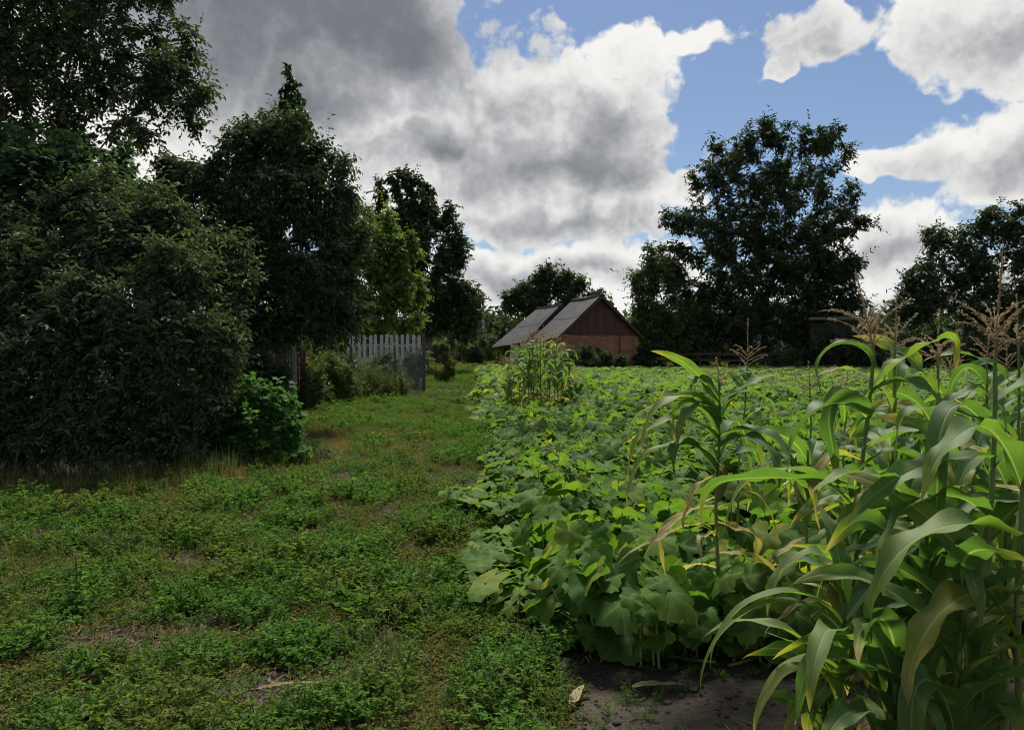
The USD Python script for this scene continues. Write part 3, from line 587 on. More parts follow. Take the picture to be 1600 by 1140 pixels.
def corrugated(c00, c10, c11, c01, waves=6, amp=.025, sag=0.0, seed=0):
    """a wavy sheet: c00-c10 along the eave, c00-c01 up the slope"""
    nu, nv = waves * 4 + 1, 4
    s, t = np.meshgrid(np.linspace(0, 1, nu), np.linspace(0, 1, nv))
    P = ((1 - s) * (1 - t))[..., None] * c00 + (s * (1 - t))[..., None] * c10 + (s * t)[..., None] * c11 + ((1 - s) * t)[..., None] * c01
    n = norm(np.cross(np.subtract(c10, c00), np.subtract(c01, c00)))
    P = P + n * (amp * np.sin(s * waves * 2 * np.pi))[..., None] - np.array([0, 0, 1]) * (sag * np.sin(np.pi * t))[..., None]
    v = P.reshape(-1, 3); i, j = np.meshgrid(np.arange(nv - 1), np.arange(nu - 1), indexing='ij'); k = i * nu + j
    f = np.stack([k, k + 1, k + nu + 1, k + nu], -1).reshape(-1, 4)
    m = len(v)
    return np.vstack([v, v - n * .012]), np.vstack([f, f[:, ::-1] + m])


def gable_building(t, hw, length, eave, ridge, wall_mat, over=.35, sheets=4, rows=2, planks=True, plank_mat='dark_wood', roof_mat='slate', eave_back=(0, 0), ridge_len=None, seed=0, brick_front=True, wall_t=.22):
    rg = np.random.default_rng(seed)
    sl = (ridge - eave) / hw
    for c, s in (((0, wall_t / 2, eave / 2), (2 * hw, wall_t, eave)), ((0, length - wall_t / 2, eave / 2), (2 * hw, wall_t, eave)),
                 ((-hw + wall_t / 2, length / 2, eave / 2), (wall_t, length - 2 * wall_t - .01, eave - .006)), ((hw - wall_t / 2, length / 2, eave / 2), (wall_t, length - 2 * wall_t - .01, eave - .006))):
        obj('wall', MB().box(c, s).mesh(), M[wall_mat], t)
    obj('tie_beam', MB().box((0, -.02, eave + .07), (2 * hw + .1, .16, .13)).mesh(), M['dark_wood'], t)
    n = int(2 * hw / .155)
    for gable_y in ((-.03, length + .03) if planks else ()):
        for i in range(n):
            w = 2 * hw / n; u0 = -hw + i * w; u1 = u0 + w - .008
            z0 = eave + .14; za, zb = eave + (hw - abs(u0)) * sl - .05, eave + (hw - abs(u1)) * sl - .05
            if max(za, zb) < z0 + .05: continue
            za, zb = max(za, z0 + .01), max(zb, z0 + .01)
            dy = rg.uniform(-.012, .012) + gable_y
            q = np.array([[u0, dy, z0 - rg.uniform(0, .05)], [u1, dy, z0 - rg.uniform(0, .05)], [u1, dy, zb], [u0, dy, za]])
            obj('plank', slab(q, .022), M[plank_mat if rg.random() > .7 else 'red_wood'] if gable_y < 0 else M[plank_mat], t)
    ov = .32
    for sd in (-1, 1):
        for r in range(rows):
            for k in range(sheets):
                y0 = -over + (length + 2 * over) * k / sheets; y1 = -over + (length + 2 * over) * (k + 1) / sheets + .06
                t0, t1 = r / rows, (r + 1) / rows + .04
                def pt(y, tt):
                    u = (hw + ov) * (1 - tt); z = eave + .08 + (hw - u) * sl + .05 + (r * .025)
                    fr = (y + over) / (length + 2 * over)
                    ext = eave_back[0] * fr * (1 - tt); dz = eave_back[1] * fr * (1 - tt)
                    return np.array([sd * (u + (ext if sd < 0 else 0)), y, z - (dz if sd < 0 else 0) - .05 * math.sin(fr * 3.1) * (1 + seed % 2)])
                j = rg.uniform(-.015, .015)
                c = [pt(y0, t0), pt(y1, t0), pt(y1, t1), pt(y0, t1)]
                c = [q + np.array([0, j, .012 * (k % 2)]) for q in c]
                obj('roof_sheet', corrugated(*(c if sd < 0 else [c[1], c[0], c[3], c[2]]), waves=5, amp=.022), M[roof_mat], t, smooth=60)
        q = np.array([[sd * (hw + ov + .03), -over - .015, eave - ov * sl + .10], [0, -over - .015, ridge + .11], [0, -over - .015, ridge - .05], [sd * (hw + ov + .03), -over - .015, eave - ov * sl - .06]])
        obj('barge_board', slab(q if sd > 0 else q[::-1], .025), M['dark_wood'], t)
        for r in range(3):
            u = sd * hw * (.15 + .4 * r); z = eave + (hw - abs(u)) * sl - .02
            obj('rafter_end', MB().box((u, -over / 2, z), (.07, over - .06, .09)).mesh(), M['dark_wood'], t)
    obj('ridge_cap', MB().tube([(0, -over - .02, ridge + .17), (0, length * .5, ridge + .16 - .03), (0, length + over, ridge + .17)], .09, 8).mesh(), M[roof_mat], t, smooth=True)


sh = thing('brick_shed', 'small brick shed with a dark boarded gable and grey sheet roof', 'shed', (5.06, 45.5, -.03), math.radians(12))
gable_building(sh, 2.27, 5.2, 2.28, 4.38, 'brick', seed=1, sheets=5)
obj('corner_pier', MB().box((2.2, -.03, 1.1), (.3, .08, 2.2)).mesh(), M['brick'], sh)
obj('crack_board', MB().box((1.2, -.02, 1.25), (.06, .05, 2.0)).mesh(), M['dark_wood'], sh)
ru = thing('old_shed', 'old shed with a sagging grey roof and limewashed wall, left of the brick shed', 'shed', (3.1, 51.6, -.03), math.radians(14))
gable_building(ru, 2.1, 4.9, 2.1, 4.12, 'lime', seed=2, sheets=5, eave_back=(.95, .4), plank_mat='grey_wood')
obj('door', MB().box((-2.12, 2.2, .95), (.08, .9, 1.9)).mesh(), M['dark_wood'], ru)

hs = thing('pale_house', 'pale low house with a grey roof half hidden behind the walnut tree', 'house', (at(1165, 540, 62)[0], 62, 0), math.radians(6))
gable_building(hs, 3.9, 8, 2.5, 4.7, 'dark_plaster', seed=3, sheets=7, planks=True, plank_mat='grey_wood')
for wx in (-2.2, .2, 2.4):
    w = obj('window', MB().box((wx - .5, -.03, 1.5), (.07, .1, 1.2)).box((wx + .5, -.03, 1.5), (.07, .1, 1.2)).box((wx, -.03, 2.1), (1.07, .1, .07)).box((wx, -.03, .9), (1.07, .12, .07)).box((wx, -.028, 1.5), (.045, .06, 1.13)).mesh(), M['trim'], hs)
    for s in (-1, 1): obj('pane', MB().box((wx + s * .245, -.025, 1.5), (.43, .012, 1.12)).mesh(), M['glass'], w)
ou = thing('outhouse', 'dark wooden outhouse with a pale roof edge, right of the walnut trunk', 'shed', (at(1300, 540, 45.6)[0], 45.6, 0), math.radians(-4))
for i in range(12): obj('plank', MB().box((-1.1 + i * .2, 0, 1.45), (.192, .03 + .006 * (i % 3), 2.9)).mesh(), M['dark_wood'], ou)
for s in (-1, 1): obj('side_wall', MB().box((s * 1.17, .9, 1.4), (.04, 1.74, 2.8)).mesh(), M['dark_wood'], ou)
obj('roof', slab(np.array([[-1.4, -.3, 3.22], [1.4, -.3, 3.30], [1.4, 2.1, 2.85], [-1.4, 2.1, 2.8]]), .05), M['slate'], ou)
obj('fascia', MB().box((0, -.32, 3.16), (2.82, .03, .15)).mesh(), M['grey_wood'], ou)

# concrete pole with a crossarm
po = thing('utility_pole', 'pale concrete pole standing alone left of the shed roofs', 'pole', (at(755, 540, 66)[0], 66, 0))
obj('shaft', MB().tube([(0, 0, -.2), (0, 0, 3), (0, 0, 6.1)], [.15, .12, .09], 8).mesh(), M['concrete'], po)
obj('crossarm', MB().box((0, -.1, 5.5), (1.1, .07, .07)).mesh(), M['dark_wood'], po)
for s in (-1, 0, 1): obj('insulator', MB().tube([(s * .45, -.1, 5.52), (s * .45, -.1, 5.62), (s * .45, -.1, 5.72)], [.025, .05, .03], 8).mesh(), M['lime'], po)
gt = thing('board_gate', 'brown board gate at the far end of the grassy path', 'gate', (at(716, 540, 64)[0], 64, 0))
for i in range(7): obj('plank', MB().box((-.48 + i * .16, 0, .95), (.148, .025, 1.75 + .03 * (i % 3))).mesh(), M['grey_wood'] if i % 3 else M['dark_wood'], gt)
for z in (.45, 1.5): obj('rail', MB().box((0, .03, z), (1.2, .035, .09)).mesh(), M['dark_wood'], gt)

# ------------------------------------------------------------------ fences
pf = thing('picket_fence', 'short pale picket fence behind the wire mesh by the path', 'fence', (at(606, 540, 29.5)[0], 29.5, 0), math.radians(4))
rg = np.random.default_rng(5)
for i in range(14):
    x = -1.45 + i * .2; h = 2.02 + rg.uniform(-.03, .03); tl = rg.uniform(-.02, .02)
    v = np.array([[-.06, 0, .1], [.06, 0, .1], [.06 + tl, 0, h - .06], [.03 + tl, 0, h], [-.03 + tl, 0, h], [-.06 + tl, 0, h - .06]]) + [x, 0, 0]
    b = v + [0, .022, 0]; n = 6; k = np.arange(n)
    f = np.vstack([[[0, 1, 2], [0, 2, 5], [2, 3, 4], [2, 4, 5]], np.array([[0, 2, 1], [0, 5, 2], [2, 4, 3], [2, 5, 4]]) + 6, np.stack([k, k + 6, (k + 1) % n], 1), np.stack([(k + 1) % n, k + 6, (k + 1) % n + 6], 1)])
    obj('picket', (np.vstack([v, b]), f), M['picket'], pf)
for z in (.5, 1.62): obj('rail', MB().box((-.15, .05, z), (2.7, .05, .09)).mesh(), M['picket'], pf)

wf = thing('wire_fence', 'rusty wire mesh fence on thin posts at the edge of the path', 'fence', (at(617, 540, 23.3)[0], 23.3, 0))
org = np.array([at(617, 540, 23.3)[0], 23.3, 0])
posts = [(548, 22.0, 1.62, .035), (617, 23.3, 1.62, .028), (662, 26.0, 2.02, .06)]
pp = [np.array([foot(px, y), y, 0]) - org for px, y, h, r in posts]
for p, (px, y, h, r) in zip(pp, posts):
    obj('post', MB().tube([p + [0, 0, -.1], p + [.01, 0, h * .6], p + [-.01, .01, h]], [r, r, r * .9], 7).mesh(), M['rust'], wf)
for a, b in zip(pp[:-1], pp[1:]):
    w = MB(); d = b - a; Ln = np.linalg.norm(d); d = d / Ln; H, c = 1.5, .07
    nn = int((Ln + H) / c)
    for s in (1, -1):
        for i in range(nn):
            x0 = i * c - H
            t0, t1 = max(0, -x0 / H), min(1, (Ln - x0) / H)
            if t1 - t0 < .02: continue
            z = (lambda q: .06 + q * H) if s > 0 else (lambda q: .06 + (1 - q) * H)
            e = np.array([-d[1], d[0], 0]) * (.003 * s)
            w.tube([a + d * (x0 + t0 * H) + [0, 0, z(t0)] + e, a + d * (x0 + t1 * H) + [0, 0, z(t1)] + e], 0.0017, 3, cap=False)
    tag(obj('mesh_panel', w.mesh(), M['wire'], wf), kind='stuff')
    obj('top_wire', MB().tube([a + [0, 0, 1.56], (a + b) / 2 + [0, 0, 1.54], b + [0, 0, 1.56]], .004, 4).mesh(), M['wire'], wf)
wp = thing('wooden_post', 'thick dark wooden fence post between the shady tree and the wire mesh', 'post', (foot(457, 18.2), 18.2, 0))
obj('post_body', MB().tube([(0, 0, -.1), (.01, .02, .8), (0, 0, 1.62)], [.10, .095, .085], 8).mesh(), M['grey_wood'], wp)
obj('wire_staple', MB().tube([(-.11, -.03, 1.37), (0, -.11, 1.38), (.11, -.03, 1.37)], .006, 4).mesh(), M['wire'], wp)
lf = thing('board_fence', 'dark weathered board fence under the shady tree', 'fence', (foot(415, 18.6), 18.6, 0), math.radians(-6))
for i in range(14): obj('plank', MB().box((-1.05 + i * .15, .02 * (i % 2), .72), (.138, .022, 1.4 + .05 * ((i * 7) % 4))).mesh(), M['dark_wood'], lf)
for z in (.4, 1.15): obj('rail', MB().box((-.08, .05, z), (2.2, .035, .08)).mesh(), M['dark_wood'], lf)
bf = thing('plank_fence', 'low dark plank fence along the far field edge under the walnut', 'fence', (foot(1125, 45.2), 45.2, 0))
for i in range(9):
    x = -4.6 + i * 1.15; obj('post', MB().box((x, .06, .62), (.10, .10, 1.3)).mesh(), M['dark_wood'], bf)
    if i < 8:
        for z in (.42, .78, 1.12): obj('rail', MB().box((x + .575, 0, z + .02 * ((i * 5 + int(z * 10)) % 3 - 1)), (1.14, .03, .13)).mesh(), M['dark_wood'], bf)

# ------------------------------------------------------------------ pumpkins
def pumpkin_leaf(R, rng, fine=2):
    """a five lobed toothed blade: the stem joins at the origin, tip along +x, upper side +z; returns v, f, vein"""
    va = np.radians([0, 60, 124, -60, -124]); base = []
    for a in va: base += [a - .07, a, a + .07]
    mids = {2: [30, 15, 45, 75, 92, 108, 140, 156, 168], 1: [30, 92, 156], 0: [30, 92, 160]}[fine]
    base += [math.radians(m * s) for m in mids for s in (1, -1)]
    if fine == 0: base = [a for a in base if min(abs(a - va)) < 1e-6 or min(abs(a - va)) > .1]
    an = np.sort(np.array(base)); deg = np.abs(np.degrees(an))
    rr = np.interp(deg, [0, 12, 30, 47, 60, 73, 92, 110, 124, 138, 158, 172], [1.0, .90, .76, .86, .95, .87, .73, .80, .87, .82, .74, .5])
    rr = rr * (1 + rng.normal(size=len(an)) * .035 + (.045 * (-1.0) ** np.arange(len(an)) if fine == 2 else 0))
    rings = {2: (.33, .66, 1.0), 1: (.55, 1.0), 0: (1.0,)}[fine]
    isv = np.array([min(abs(a - va)) < 1e-6 for a in an])
    V, vein = [[0, 0, 0]], [1.0]
    ph = rng.uniform(0, 6.3); cup = rng.uniform(-.10, .22); side = rng.uniform(-.25, .25)
    for q in rings:
        r = R * rr * q
        x, y = r * np.cos(an), r * np.sin(an)
        z = cup * R * .9 * q ** 1.5 - .34 * R * np.maximum(q - .35, 0) ** 1.6 * (.7 + .5 * np.cos(an)) + R * .055 * np.sin(an * 5 + ph) * q ** 2 - np.where(isv, .035 * R, -.02 * R) * (q if q < 1 else .6) + side * y * q * .5
        V += list(np.stack([x, y, z], 1)); vein += list(np.where(isv, 1.0 - .55 * q, 0.0))
    n = len(an); k = np.arange(n - 1)
    Fc = [np.stack([0 * k, 1 + k, 2 + k], 1)]
    for i in range(len(rings) - 1):
        a, b = 1 + i * n, 1 + (i + 1) * n
        Fc += [np.stack([a + k, b + k, b + k + 1], 1), np.stack([a + k, b + k + 1, a + k + 1], 1)]
    return np.array(V, float), np.vstack(Fc), np.array(vein)


def leaf_pose(az, tilt, roll):
    return rotz(az) @ roty(tilt) @ rotx(roll)


def pumpkin_plant(name, label, loc, rng, n, spread, R=(.11, .19), hgt=(.22, .55), fine=2, group=None, front=None, yellow=.03, flowers=0):
    t = thing(name, label, 'pumpkin plant', loc, 0, group)
    st = MB()
    for i in range(n):
        a = rng.uniform(0, 2 * np.pi); d = spread * math.sqrt(rng.random()); f = d / spread
        root = np.array([d * math.cos(a) * .8, d * math.sin(a) * .8, 0.0])
        h = rng.uniform(*hgt) * (1.1 - .45 * f * rng.random())
        out = a + rng.normal() * .6
        if front is not None and rng.random() < .55: out = front + rng.normal() * .6
        tip = root + np.array([math.cos(out), math.sin(out), 0]) * h * rng.uniform(.15, .6) + [0, 0, h]
        mid = (root + tip) / 2 + np.array([math.cos(out), math.sin(out), 0]) * -.05 + [0, 0, .1 * h]
        st.tube([root + [0, 0, .0], mid, tip], [.008, .007, .005], 5 if fine == 2 else 4, cap=False)
        r = rng.uniform(*R)
        V, Fc, ve = pumpkin_leaf(r, rng, fine)
        tilt = rng.uniform(.05, .75) + (.35 * f if fine == 2 else .1)
        V = V @ leaf_pose(out + rng.normal() * .3, tilt, rng.normal() * .25).T + tip
        V[:, 2] = np.maximum(V[:, 2], .01)
        tone = np.clip(rng.normal(.36, .12), 0, .62)
        if rng.random() < yellow: tone = rng.uniform(.64, .84)
        tv = np.full(len(V), tone); rad = np.linalg.norm(V - tip, axis=1) / r
        if rng.random() < .12: tv = tv + np.maximum(rad - .75, 0) * 1.2
        obj('leaf', (V, Fc), M['pumpkin'], t, smooth=True, tone=np.clip(tv, 0, 1), vec=ve)
    for i in range(3):
        a = rng.uniform(0, 6.3); s = np.linspace(0, 1, 7)[:, None]
        st.tube(s * np.array([math.cos(a), math.sin(a), 0]) * spread + np.concatenate([.06 * np.sin(s * 5 + i), .06 * np.cos(s * 4), .02 + 0 * s], 1), .009, 5)
    obj('stem', st.mesh(), M['petiole'], t, smooth=True)
    for i in range(flowers):
        a = rng.uniform(0, 6.3); c = np.array([spread * .5 * math.cos(a), spread * .5 * math.sin(a), hgt[1] * .75]); k = np.linspace(0, 2 * np.pi, 11)[:-1]
        v = [c - [0, 0, .05]] + [c + np.array([math.cos(q) * (.065 if j % 2 == 0 else .035), math.sin(q) * (.065 if j % 2 == 0 else .035), .02 if j % 2 == 0 else 0]) for j, q in enumerate(k)]
        f = np.array([[0, 1 + j, 1 + (j + 1) % 10] for j in range(10)])
        obj('flower', (np.array(v), f), M['flower'], t, tone=np.full(11, .5))
    return t


rng = np.random.default_rng(77)
near = [  # pixel of the foot, distance, leaves, spread, label
    (940, 4.4, 34, .42, 'pumpkin plant at the near field corner beside the weedy path'),
    (1000, 4.2, 30, .38, 'nearest pumpkin plant, its big lobed leaves hanging over the bare soil'),
    (1110, 4.3, 34, .42, 'pumpkin plant with yellow edged leaves in front of the leftmost corn stalk'),
    (1215, 4.25, 34, .42, 'shaded pumpkin plant under the arching corn leaf'),
    (915, 5.4, 34, .45, 'pumpkin plant reaching onto the path with upright pale stems'),
    (990, 5.3, 34, .46, 'pumpkin plant behind the nearest one, left of the dry corn leaves'),
    (1120, 5.5, 30, .46, 'pumpkin plant around the foot of the leftmost corn stalk'),
    (1250, 5.4, 32, .46, 'pumpkin plant between the corn stalks'),
    (1380, 5.0, 30, .46, 'pumpkin plant behind the twin tasselled corn stalk'),
    (905, 6.5, 32, .5, 'pumpkin plant with one yellow leaf by the path edge'),
    (980, 6.6, 34, .5, 'leafy pumpkin plant left of the arching corn leaves'),
    (1090, 6.8, 34, .5, 'pumpkin plant directly behind the leftmost corn stalk'),
    (1210, 6.7, 34, .5, 'pumpkin plant behind the thin tasselled corn stalk'),
    (1330, 6.4, 32, .5, 'pumpkin plant deep among the corn'),
    (1460, 5.9, 30, .5, 'pumpkin plant in the shade of the right hand corn'),
    (1560, 6.6, 30, .5, 'pumpkin plant at the right edge behind the corn')]
for px, y, n, sp, lab in near:
    x = foot(px, y)
    pumpkin_plant('pumpkin_plant', lab, (x, y, float(gz(x, y))), rng, n + 14, sp, R=(.07, .19), hgt=(.06, .43), front=-math.pi / 2 if y < 5 else None, yellow=.03, flowers=0)
protos = []
GRP = 'pumpkin plants of the sprawling field'
LAB = 'broad leaved pumpkin plant in the middle of the sprawling pumpkin field'
spots = []
y = 7.6
while y < 21:
    xs = np.arange(float(edge_r(y)) + .52 + rng.uniform(-.25, .25), .72 * y - .6, .72 if y < 14 else .85)
    for x in xs: spots.append((x + rng.uniform(-.18, .18), y + rng.uniform(-.2, .2)))
    y += .74 if y < 14 else .9
for i, (x, y) in enumerate(spots):
    z = float(gz(x, y)); sc = rng.uniform(.85, 1.2)
    if i < 7:
        protos.append(pumpkin_plant('pumpkin_plant', LAB, (x, y, z), rng, 30, .54, R=(.05, .145), hgt=(.08, .38), fine=1, group=GRP, yellow=.012, flowers=1 if i == 2 else 0))
    elif math.hypot(x - .5, y - 11.6) < .85: continue
    elif i < 290 and not (abs(x - foot(845, y)) < 1.0 and 16.2 < y < 20): copy_of(protos[rng.integers(7)], (x, y, z), rng.uniform(0, 6.28), scale=sc)


def scatter(name, protos, pos, yaw, scale, which, label, cat, kind='stuff', tilt=None):
    pi = UsdGeom.PointInstancer.Define(stage, numbered('/World', name))
    tag(pi, label, cat, None, kind)
    UsdGeom.Scope.Define(stage, str(pi.GetPath()) + '/kinds')
    paths = []
    for nm, (mesh, mt, kw) in protos:
        q = obj(nm, mesh, mt, str(pi.GetPath()) + '/kinds', **kw); paths.append(q.GetPath())
    pi.CreatePrototypesRel().SetTargets(paths)
    n = len(pos)
    pi.CreateProtoIndicesAttr(Vt.IntArray.FromNumpy(np.asarray(which, np.int32)))
    pi.CreatePositionsAttr(Vt.Vec3fArray.FromNumpy(np.asarray(pos, np.float32)))
    h = np.asarray(yaw) / 2
    if tilt is None: tilt = np.zeros(n)
    ct, stl = np.cos(tilt / 2), np.sin(tilt / 2)
    qs = [Gf.Quath(float(a * c), float(a * s), float(b * s), float(b * c)) for a, b, c, s in zip(np.cos(h), np.sin(h), ct, stl)]
    pi.CreateOrientationsAttr(Vt.QuathArray(qs))
    pi.CreateScalesAttr(Vt.Vec3fArray.FromNumpy(np.repeat(np.asarray(scale, np.float32)[:, None], 3, 1)))
    return pi


def tuft_plant(rng, n, spread, R, h, yellow=0.03, fine=0):
    vs, fs, tn, ve, o = [], [], [], [], 0
    for i in range(n):
        a = rng.uniform(0, 6.28); d = spread * math.sqrt(rng.random()); hh = rng.uniform(.5, 1) * h
        V, Fc, v = pumpkin_leaf(rng.uniform(.75, 1.2) * R, rng, fine)
        V = V @ leaf_pose(a + rng.normal(), rng.uniform(.0, .7), rng.normal() * .25).T + [d * math.cos(a), d * math.sin(a), hh]
        vs.append(V); fs.append(Fc + o); o += len(V); ve.append(v)
        tn.append(np.full(len(V), rng.uniform(.62, .78) if rng.random() < yellow else np.clip(rng.normal(.42, .12), 0, .64)))
    return (np.vstack(vs), np.vstack(fs)), M['pumpkin'], dict(smooth=True, tone=np.concatenate(tn), vec=np.concatenate(ve))


N = 3600
yy = 20 + 25 * rng.random(N) ** .9; xx = edge_r(yy) + .2 + rng.random(N) * (np.minimum(.72 * yy, 24) - edge_r(yy))
scatter('pumpkin_leaves', [('leafy_tuft', tuft_plant(rng, 20, .5, .12, .42, y_)) for y_ in (.01, .02, .04, .16)], np.stack([xx, yy, gz(xx, yy)], 1), rng.random(N) * 6.28, rng.uniform(.8, 1.3, N),
        np.where(meshkit.noise(np.stack([xx * .25, yy * .25, 0 * xx], -1), 5) + .012 * (yy - 20) > .78, 3, rng.integers(0, 3, N)), 'far part of the pumpkin field, one mass of leaves before the sheds', 'foliage')
# stragglers that thin out into the path
N = 330
yy = 4.6 + 22 * rng.random(N) ** 1.2; xx = edge_r(yy) - .05 + .1 - np.abs(rng.normal(size=N)) * .14 + (meshkit.noise(np.stack([yy * .9, 0 * yy, 0 * yy], -1), 6) - .5) * .5
scatter('straggling_leaves', [('leafy_tuft', tuft_plant(rng, 5, .22, .085, .2, .01, 1)) for _ in range(3)], np.stack([xx, yy, gz(xx, yy)], 1), rng.random(N) * 6.28, rng.uniform(.7, 1.3, N), rng.integers(0, 3, N), 'small pumpkin leaves straggling from the field edge into the path', 'foliage')
# filler leaves low on the floor between the individual plants
N = 900
yy = 4.35 + 16 * rng.random(N) ** 1.1; xx = edge_r(yy) + .3 + rng.random(N) * (.7 * yy)
scatter('pumpkin_undergrowth', [('leafy_tuft', tuft_plant(rng, 7, .34, .13, .3, .04, 1)) for _ in range(3)], np.stack([xx, yy, gz(xx, yy)], 1), rng.random(N) * 6.28, rng.uniform(.8, 1.2, N), rng.integers(0, 3, N), 'low leaves covering the soil between the pumpkin plants', 'foliage')

# ------------------------------------------------------------------ corn
def corn_leaf(p0, az, L, W, elev, droop, rng, twist=0.0, bend=0.0, tone=.25, tipdry=.35, kink=None, segs=18, power=1.25, wavy=.3, crumple=0.0):
    s = np.linspace(0, 1, segs + 1)
    th = np.radians(elev) - np.radians(droop) * s ** power
    if kink: th = th - np.radians(kink[1]) / (1 + np.exp(-(s - kink[0]) * 34))
    a = np.radians(az) + np.radians(bend) * s
    if crumple: th = th + crumple * np.sin(s * 11 + rng.uniform(0, 6)); a = a + crumple * np.sin(s * 9 + rng.uniform(0, 6))
    th = np.where(th < -1.75, -1.75, th)
    d = np.stack([np.cos(th) * np.cos(a), np.cos(th) * np.sin(a), np.sin(th)], 1)
    p = np.vstack([[0, 0, 0], np.cumsum((d[1:] + d[:-1]) / 2, 0)]) * (L / segs) + np.asarray(p0)
    side0 = np.stack([-np.sin(a), np.cos(a), 0 * a], 1); n0 = np.cross(d, side0) * -1
    n0 = np.cross(side0, d) * -1
    roll = np.radians(twist) * s + (crumple * 2 * np.sin(s * 8) if crumple else 0)
    side = side0 * np.cos(roll)[:, None] + n0 * np.sin(roll)[:, None]; nn = n0 * np.cos(roll)[:, None] - side0 * np.sin(roll)[:, None]
    w = W / 2 * np.minimum(1, .42 + s * 2.6) * np.maximum(1 - s ** 2.7, .0) ** .9
    if crumple: w = w * .55
    U = np.array([-1, -.55, -.13, 0, .13, .55, 1.0]); fold = .42 * (1 - .75 * s) + .04
    fr, ph1, ph2 = rng.uniform(16, 26), rng.uniform(0, 6.3), rng.uniform(0, 6.3)
    wave = wavy * np.stack([np.sin(fr * s + (ph1 if u < 0 else ph2)) * abs(u) ** 2.2 for u in U], 1) * np.minimum(1, s * 5)[:, None]
    lift = np.abs(U)[None] ** 1.2 * fold[:, None] + wave
    V = p[:, None] + side[:, None] * (U[None] * w[:, None])[..., None] + nn[:, None] * (lift * w[:, None])[..., None]
    tv = tone + tipdry * np.maximum(s - .72, 0)[:, None] * 3 * np.ones(7) + .06 * np.abs(U)[None] * (s[:, None] > .5) + rng.normal() * .02
    ve = np.tile((U == 0).astype(float), (segs + 1, 1)) * (1 - .6 * s[:, None])
    uv = np.stack([np.tile(U * .5 + .5, (segs + 1, 1)), np.tile(s[:, None], (1, 7))], -1)
    i, j = np.meshgrid(np.arange(segs), np.arange(6), indexing='ij'); k = i * 7 + j
    f = np.stack([k, k + 1, k + 8, k + 7], -1).reshape(-1, 4)
    return (V.reshape(-1, 3), f), np.clip(tv, 0, 1).ravel(), uv.reshape(-1, 2), ve.ravel()


def tassel_mesh(p, direction, rng, n=12, Ls=.3, Lb=.2, detail=1.0):
    d0 = norm(np.asarray(direction, float)); m = MB(); pos, dr, nr = [], [], []
    a0 = norm(np.cross(d0, [0.3, 1, .2])); b0 = np.cross(d0, a0)

    def spike(start, dirv, L, droop, rad):
        s = np.linspace(0, 1, 9)
        dd = norm(np.asarray(dirv)[None] + np.array([0, 0, -1.0])[None] * (droop * s[:, None] ** 1.4))
        pts = np.vstack([start, start + np.cumsum(dd[1:], 0) * L / 8])
        m.tube(pts, np.linspace(rad, rad * .5, 9), 4)
        k = int(L / .0055 * detail)
        q = rng.random(k) * .97 + .03; i = np.minimum((q * 8).astype(int), 7); fr = (q * 8 - i)[:, None]
        P = pts[i] * (1 - fr) + pts[i + 1] * fr
        rnd = norm(rng.normal(size=(k, 3)))
        pos.append(P); dr.append(norm(dd[i] * .9 + rnd * .75)); nr.append(rnd)
        if detail >= 1:
            pos.append(P); rnd2 = norm(rng.normal(size=(k, 3))); dr.append(norm(dd[i] * .8 + rnd2 * .8 + [0, 0, -.3])); nr.append(rnd2)
    spike(np.asarray(p, float), d0, Ls, .15, .004)
    for i in range(n):
        a = i * 2.4 + rng.uniform(-.4, .4); h = rng.uniform(.0, .36) * Ls
        dirv = norm(d0 * rng.uniform(.5, 1.1) + (a0 * math.cos(a) + b0 * math.sin(a)) * rng.uniform(.6, 1.0))
        spike(np.asarray(p) + d0 * h, dirv, Lb * rng.uniform(.7, 1.15), rng.uniform(.1, 1.0), .0022)
    P, D, Nn = np.vstack(pos), np.vstack(dr), np.vstack(nr)
    Ls_ = rng.uniform(.008, .014, len(P)) * (1 if detail >= 1 else 1.8)
    V, f, k = leaf_cards(P, D, Nn, Ls_, Ls_ * .38, rng, False)
    n0 = m.n; m.add(V, f)
    tone = np.concatenate([np.full(n0, .25), np.repeat(np.clip(rng.normal(.5, .2, len(P)), 0, 1), k)])
    return m.mesh(), tone


def ear_parts(t, p, az, rng, L=.2, R=.028, dry=.5, tilt=25):
    d = np.array([math.cos(az) * math.sin(math.radians(tilt)), math.sin(az) * math.sin(math.radians(tilt)), math.cos(math.radians(tilt))])
    s = np.linspace(0, 1, 9); rad = R * np.maximum(np.sin(np.pi * (s * .88 + .1)) ** .7, .15)
    pts = np.asarray(p) + d * (s[:, None] * L)
    v, f = tube(pts, rad, 10)
    n = len(v); uv = np.zeros((n, 2)); uv[:90, 0] = np.tile(np.arange(10) / 10 * 3, 9); uv[:90, 1] = np.repeat(s, 10)
    e = obj('ear', (v, f), M['husk'], t, smooth=True, tone=np.clip(dry + rng.normal(size=n) * .03, 0, 1), uv=uv, vec=np.zeros(n))
    for q in range(4):
        a = math.degrees(az) + rng.uniform(-120, 120)
        ms, tn, uu, ve = corn_leaf(pts[5 + q % 3], a, L * rng.uniform(.5, .8), R * 1.6, rng.uniform(30, 75), rng.uniform(20, 130), rng, tone=dry * .9, segs=8, wavy=.1)
        obj('husk_leaf', ms, M['husk'], e, smooth=True, tone=tn, uv=uu, vec=ve)
    w = MB()
    for q in range(26):
        dv = norm(d + rng.normal(size=3) * .45); w.tube([pts[-1], pts[-1] + dv * .025, pts[-1] + dv * .035 + [0, 0, -.03]], .0012, 3, cap=False)
    mm = w.mesh(); obj('silk', mm, M['straw'], e, tone=np.full(len(mm[0]), .15))


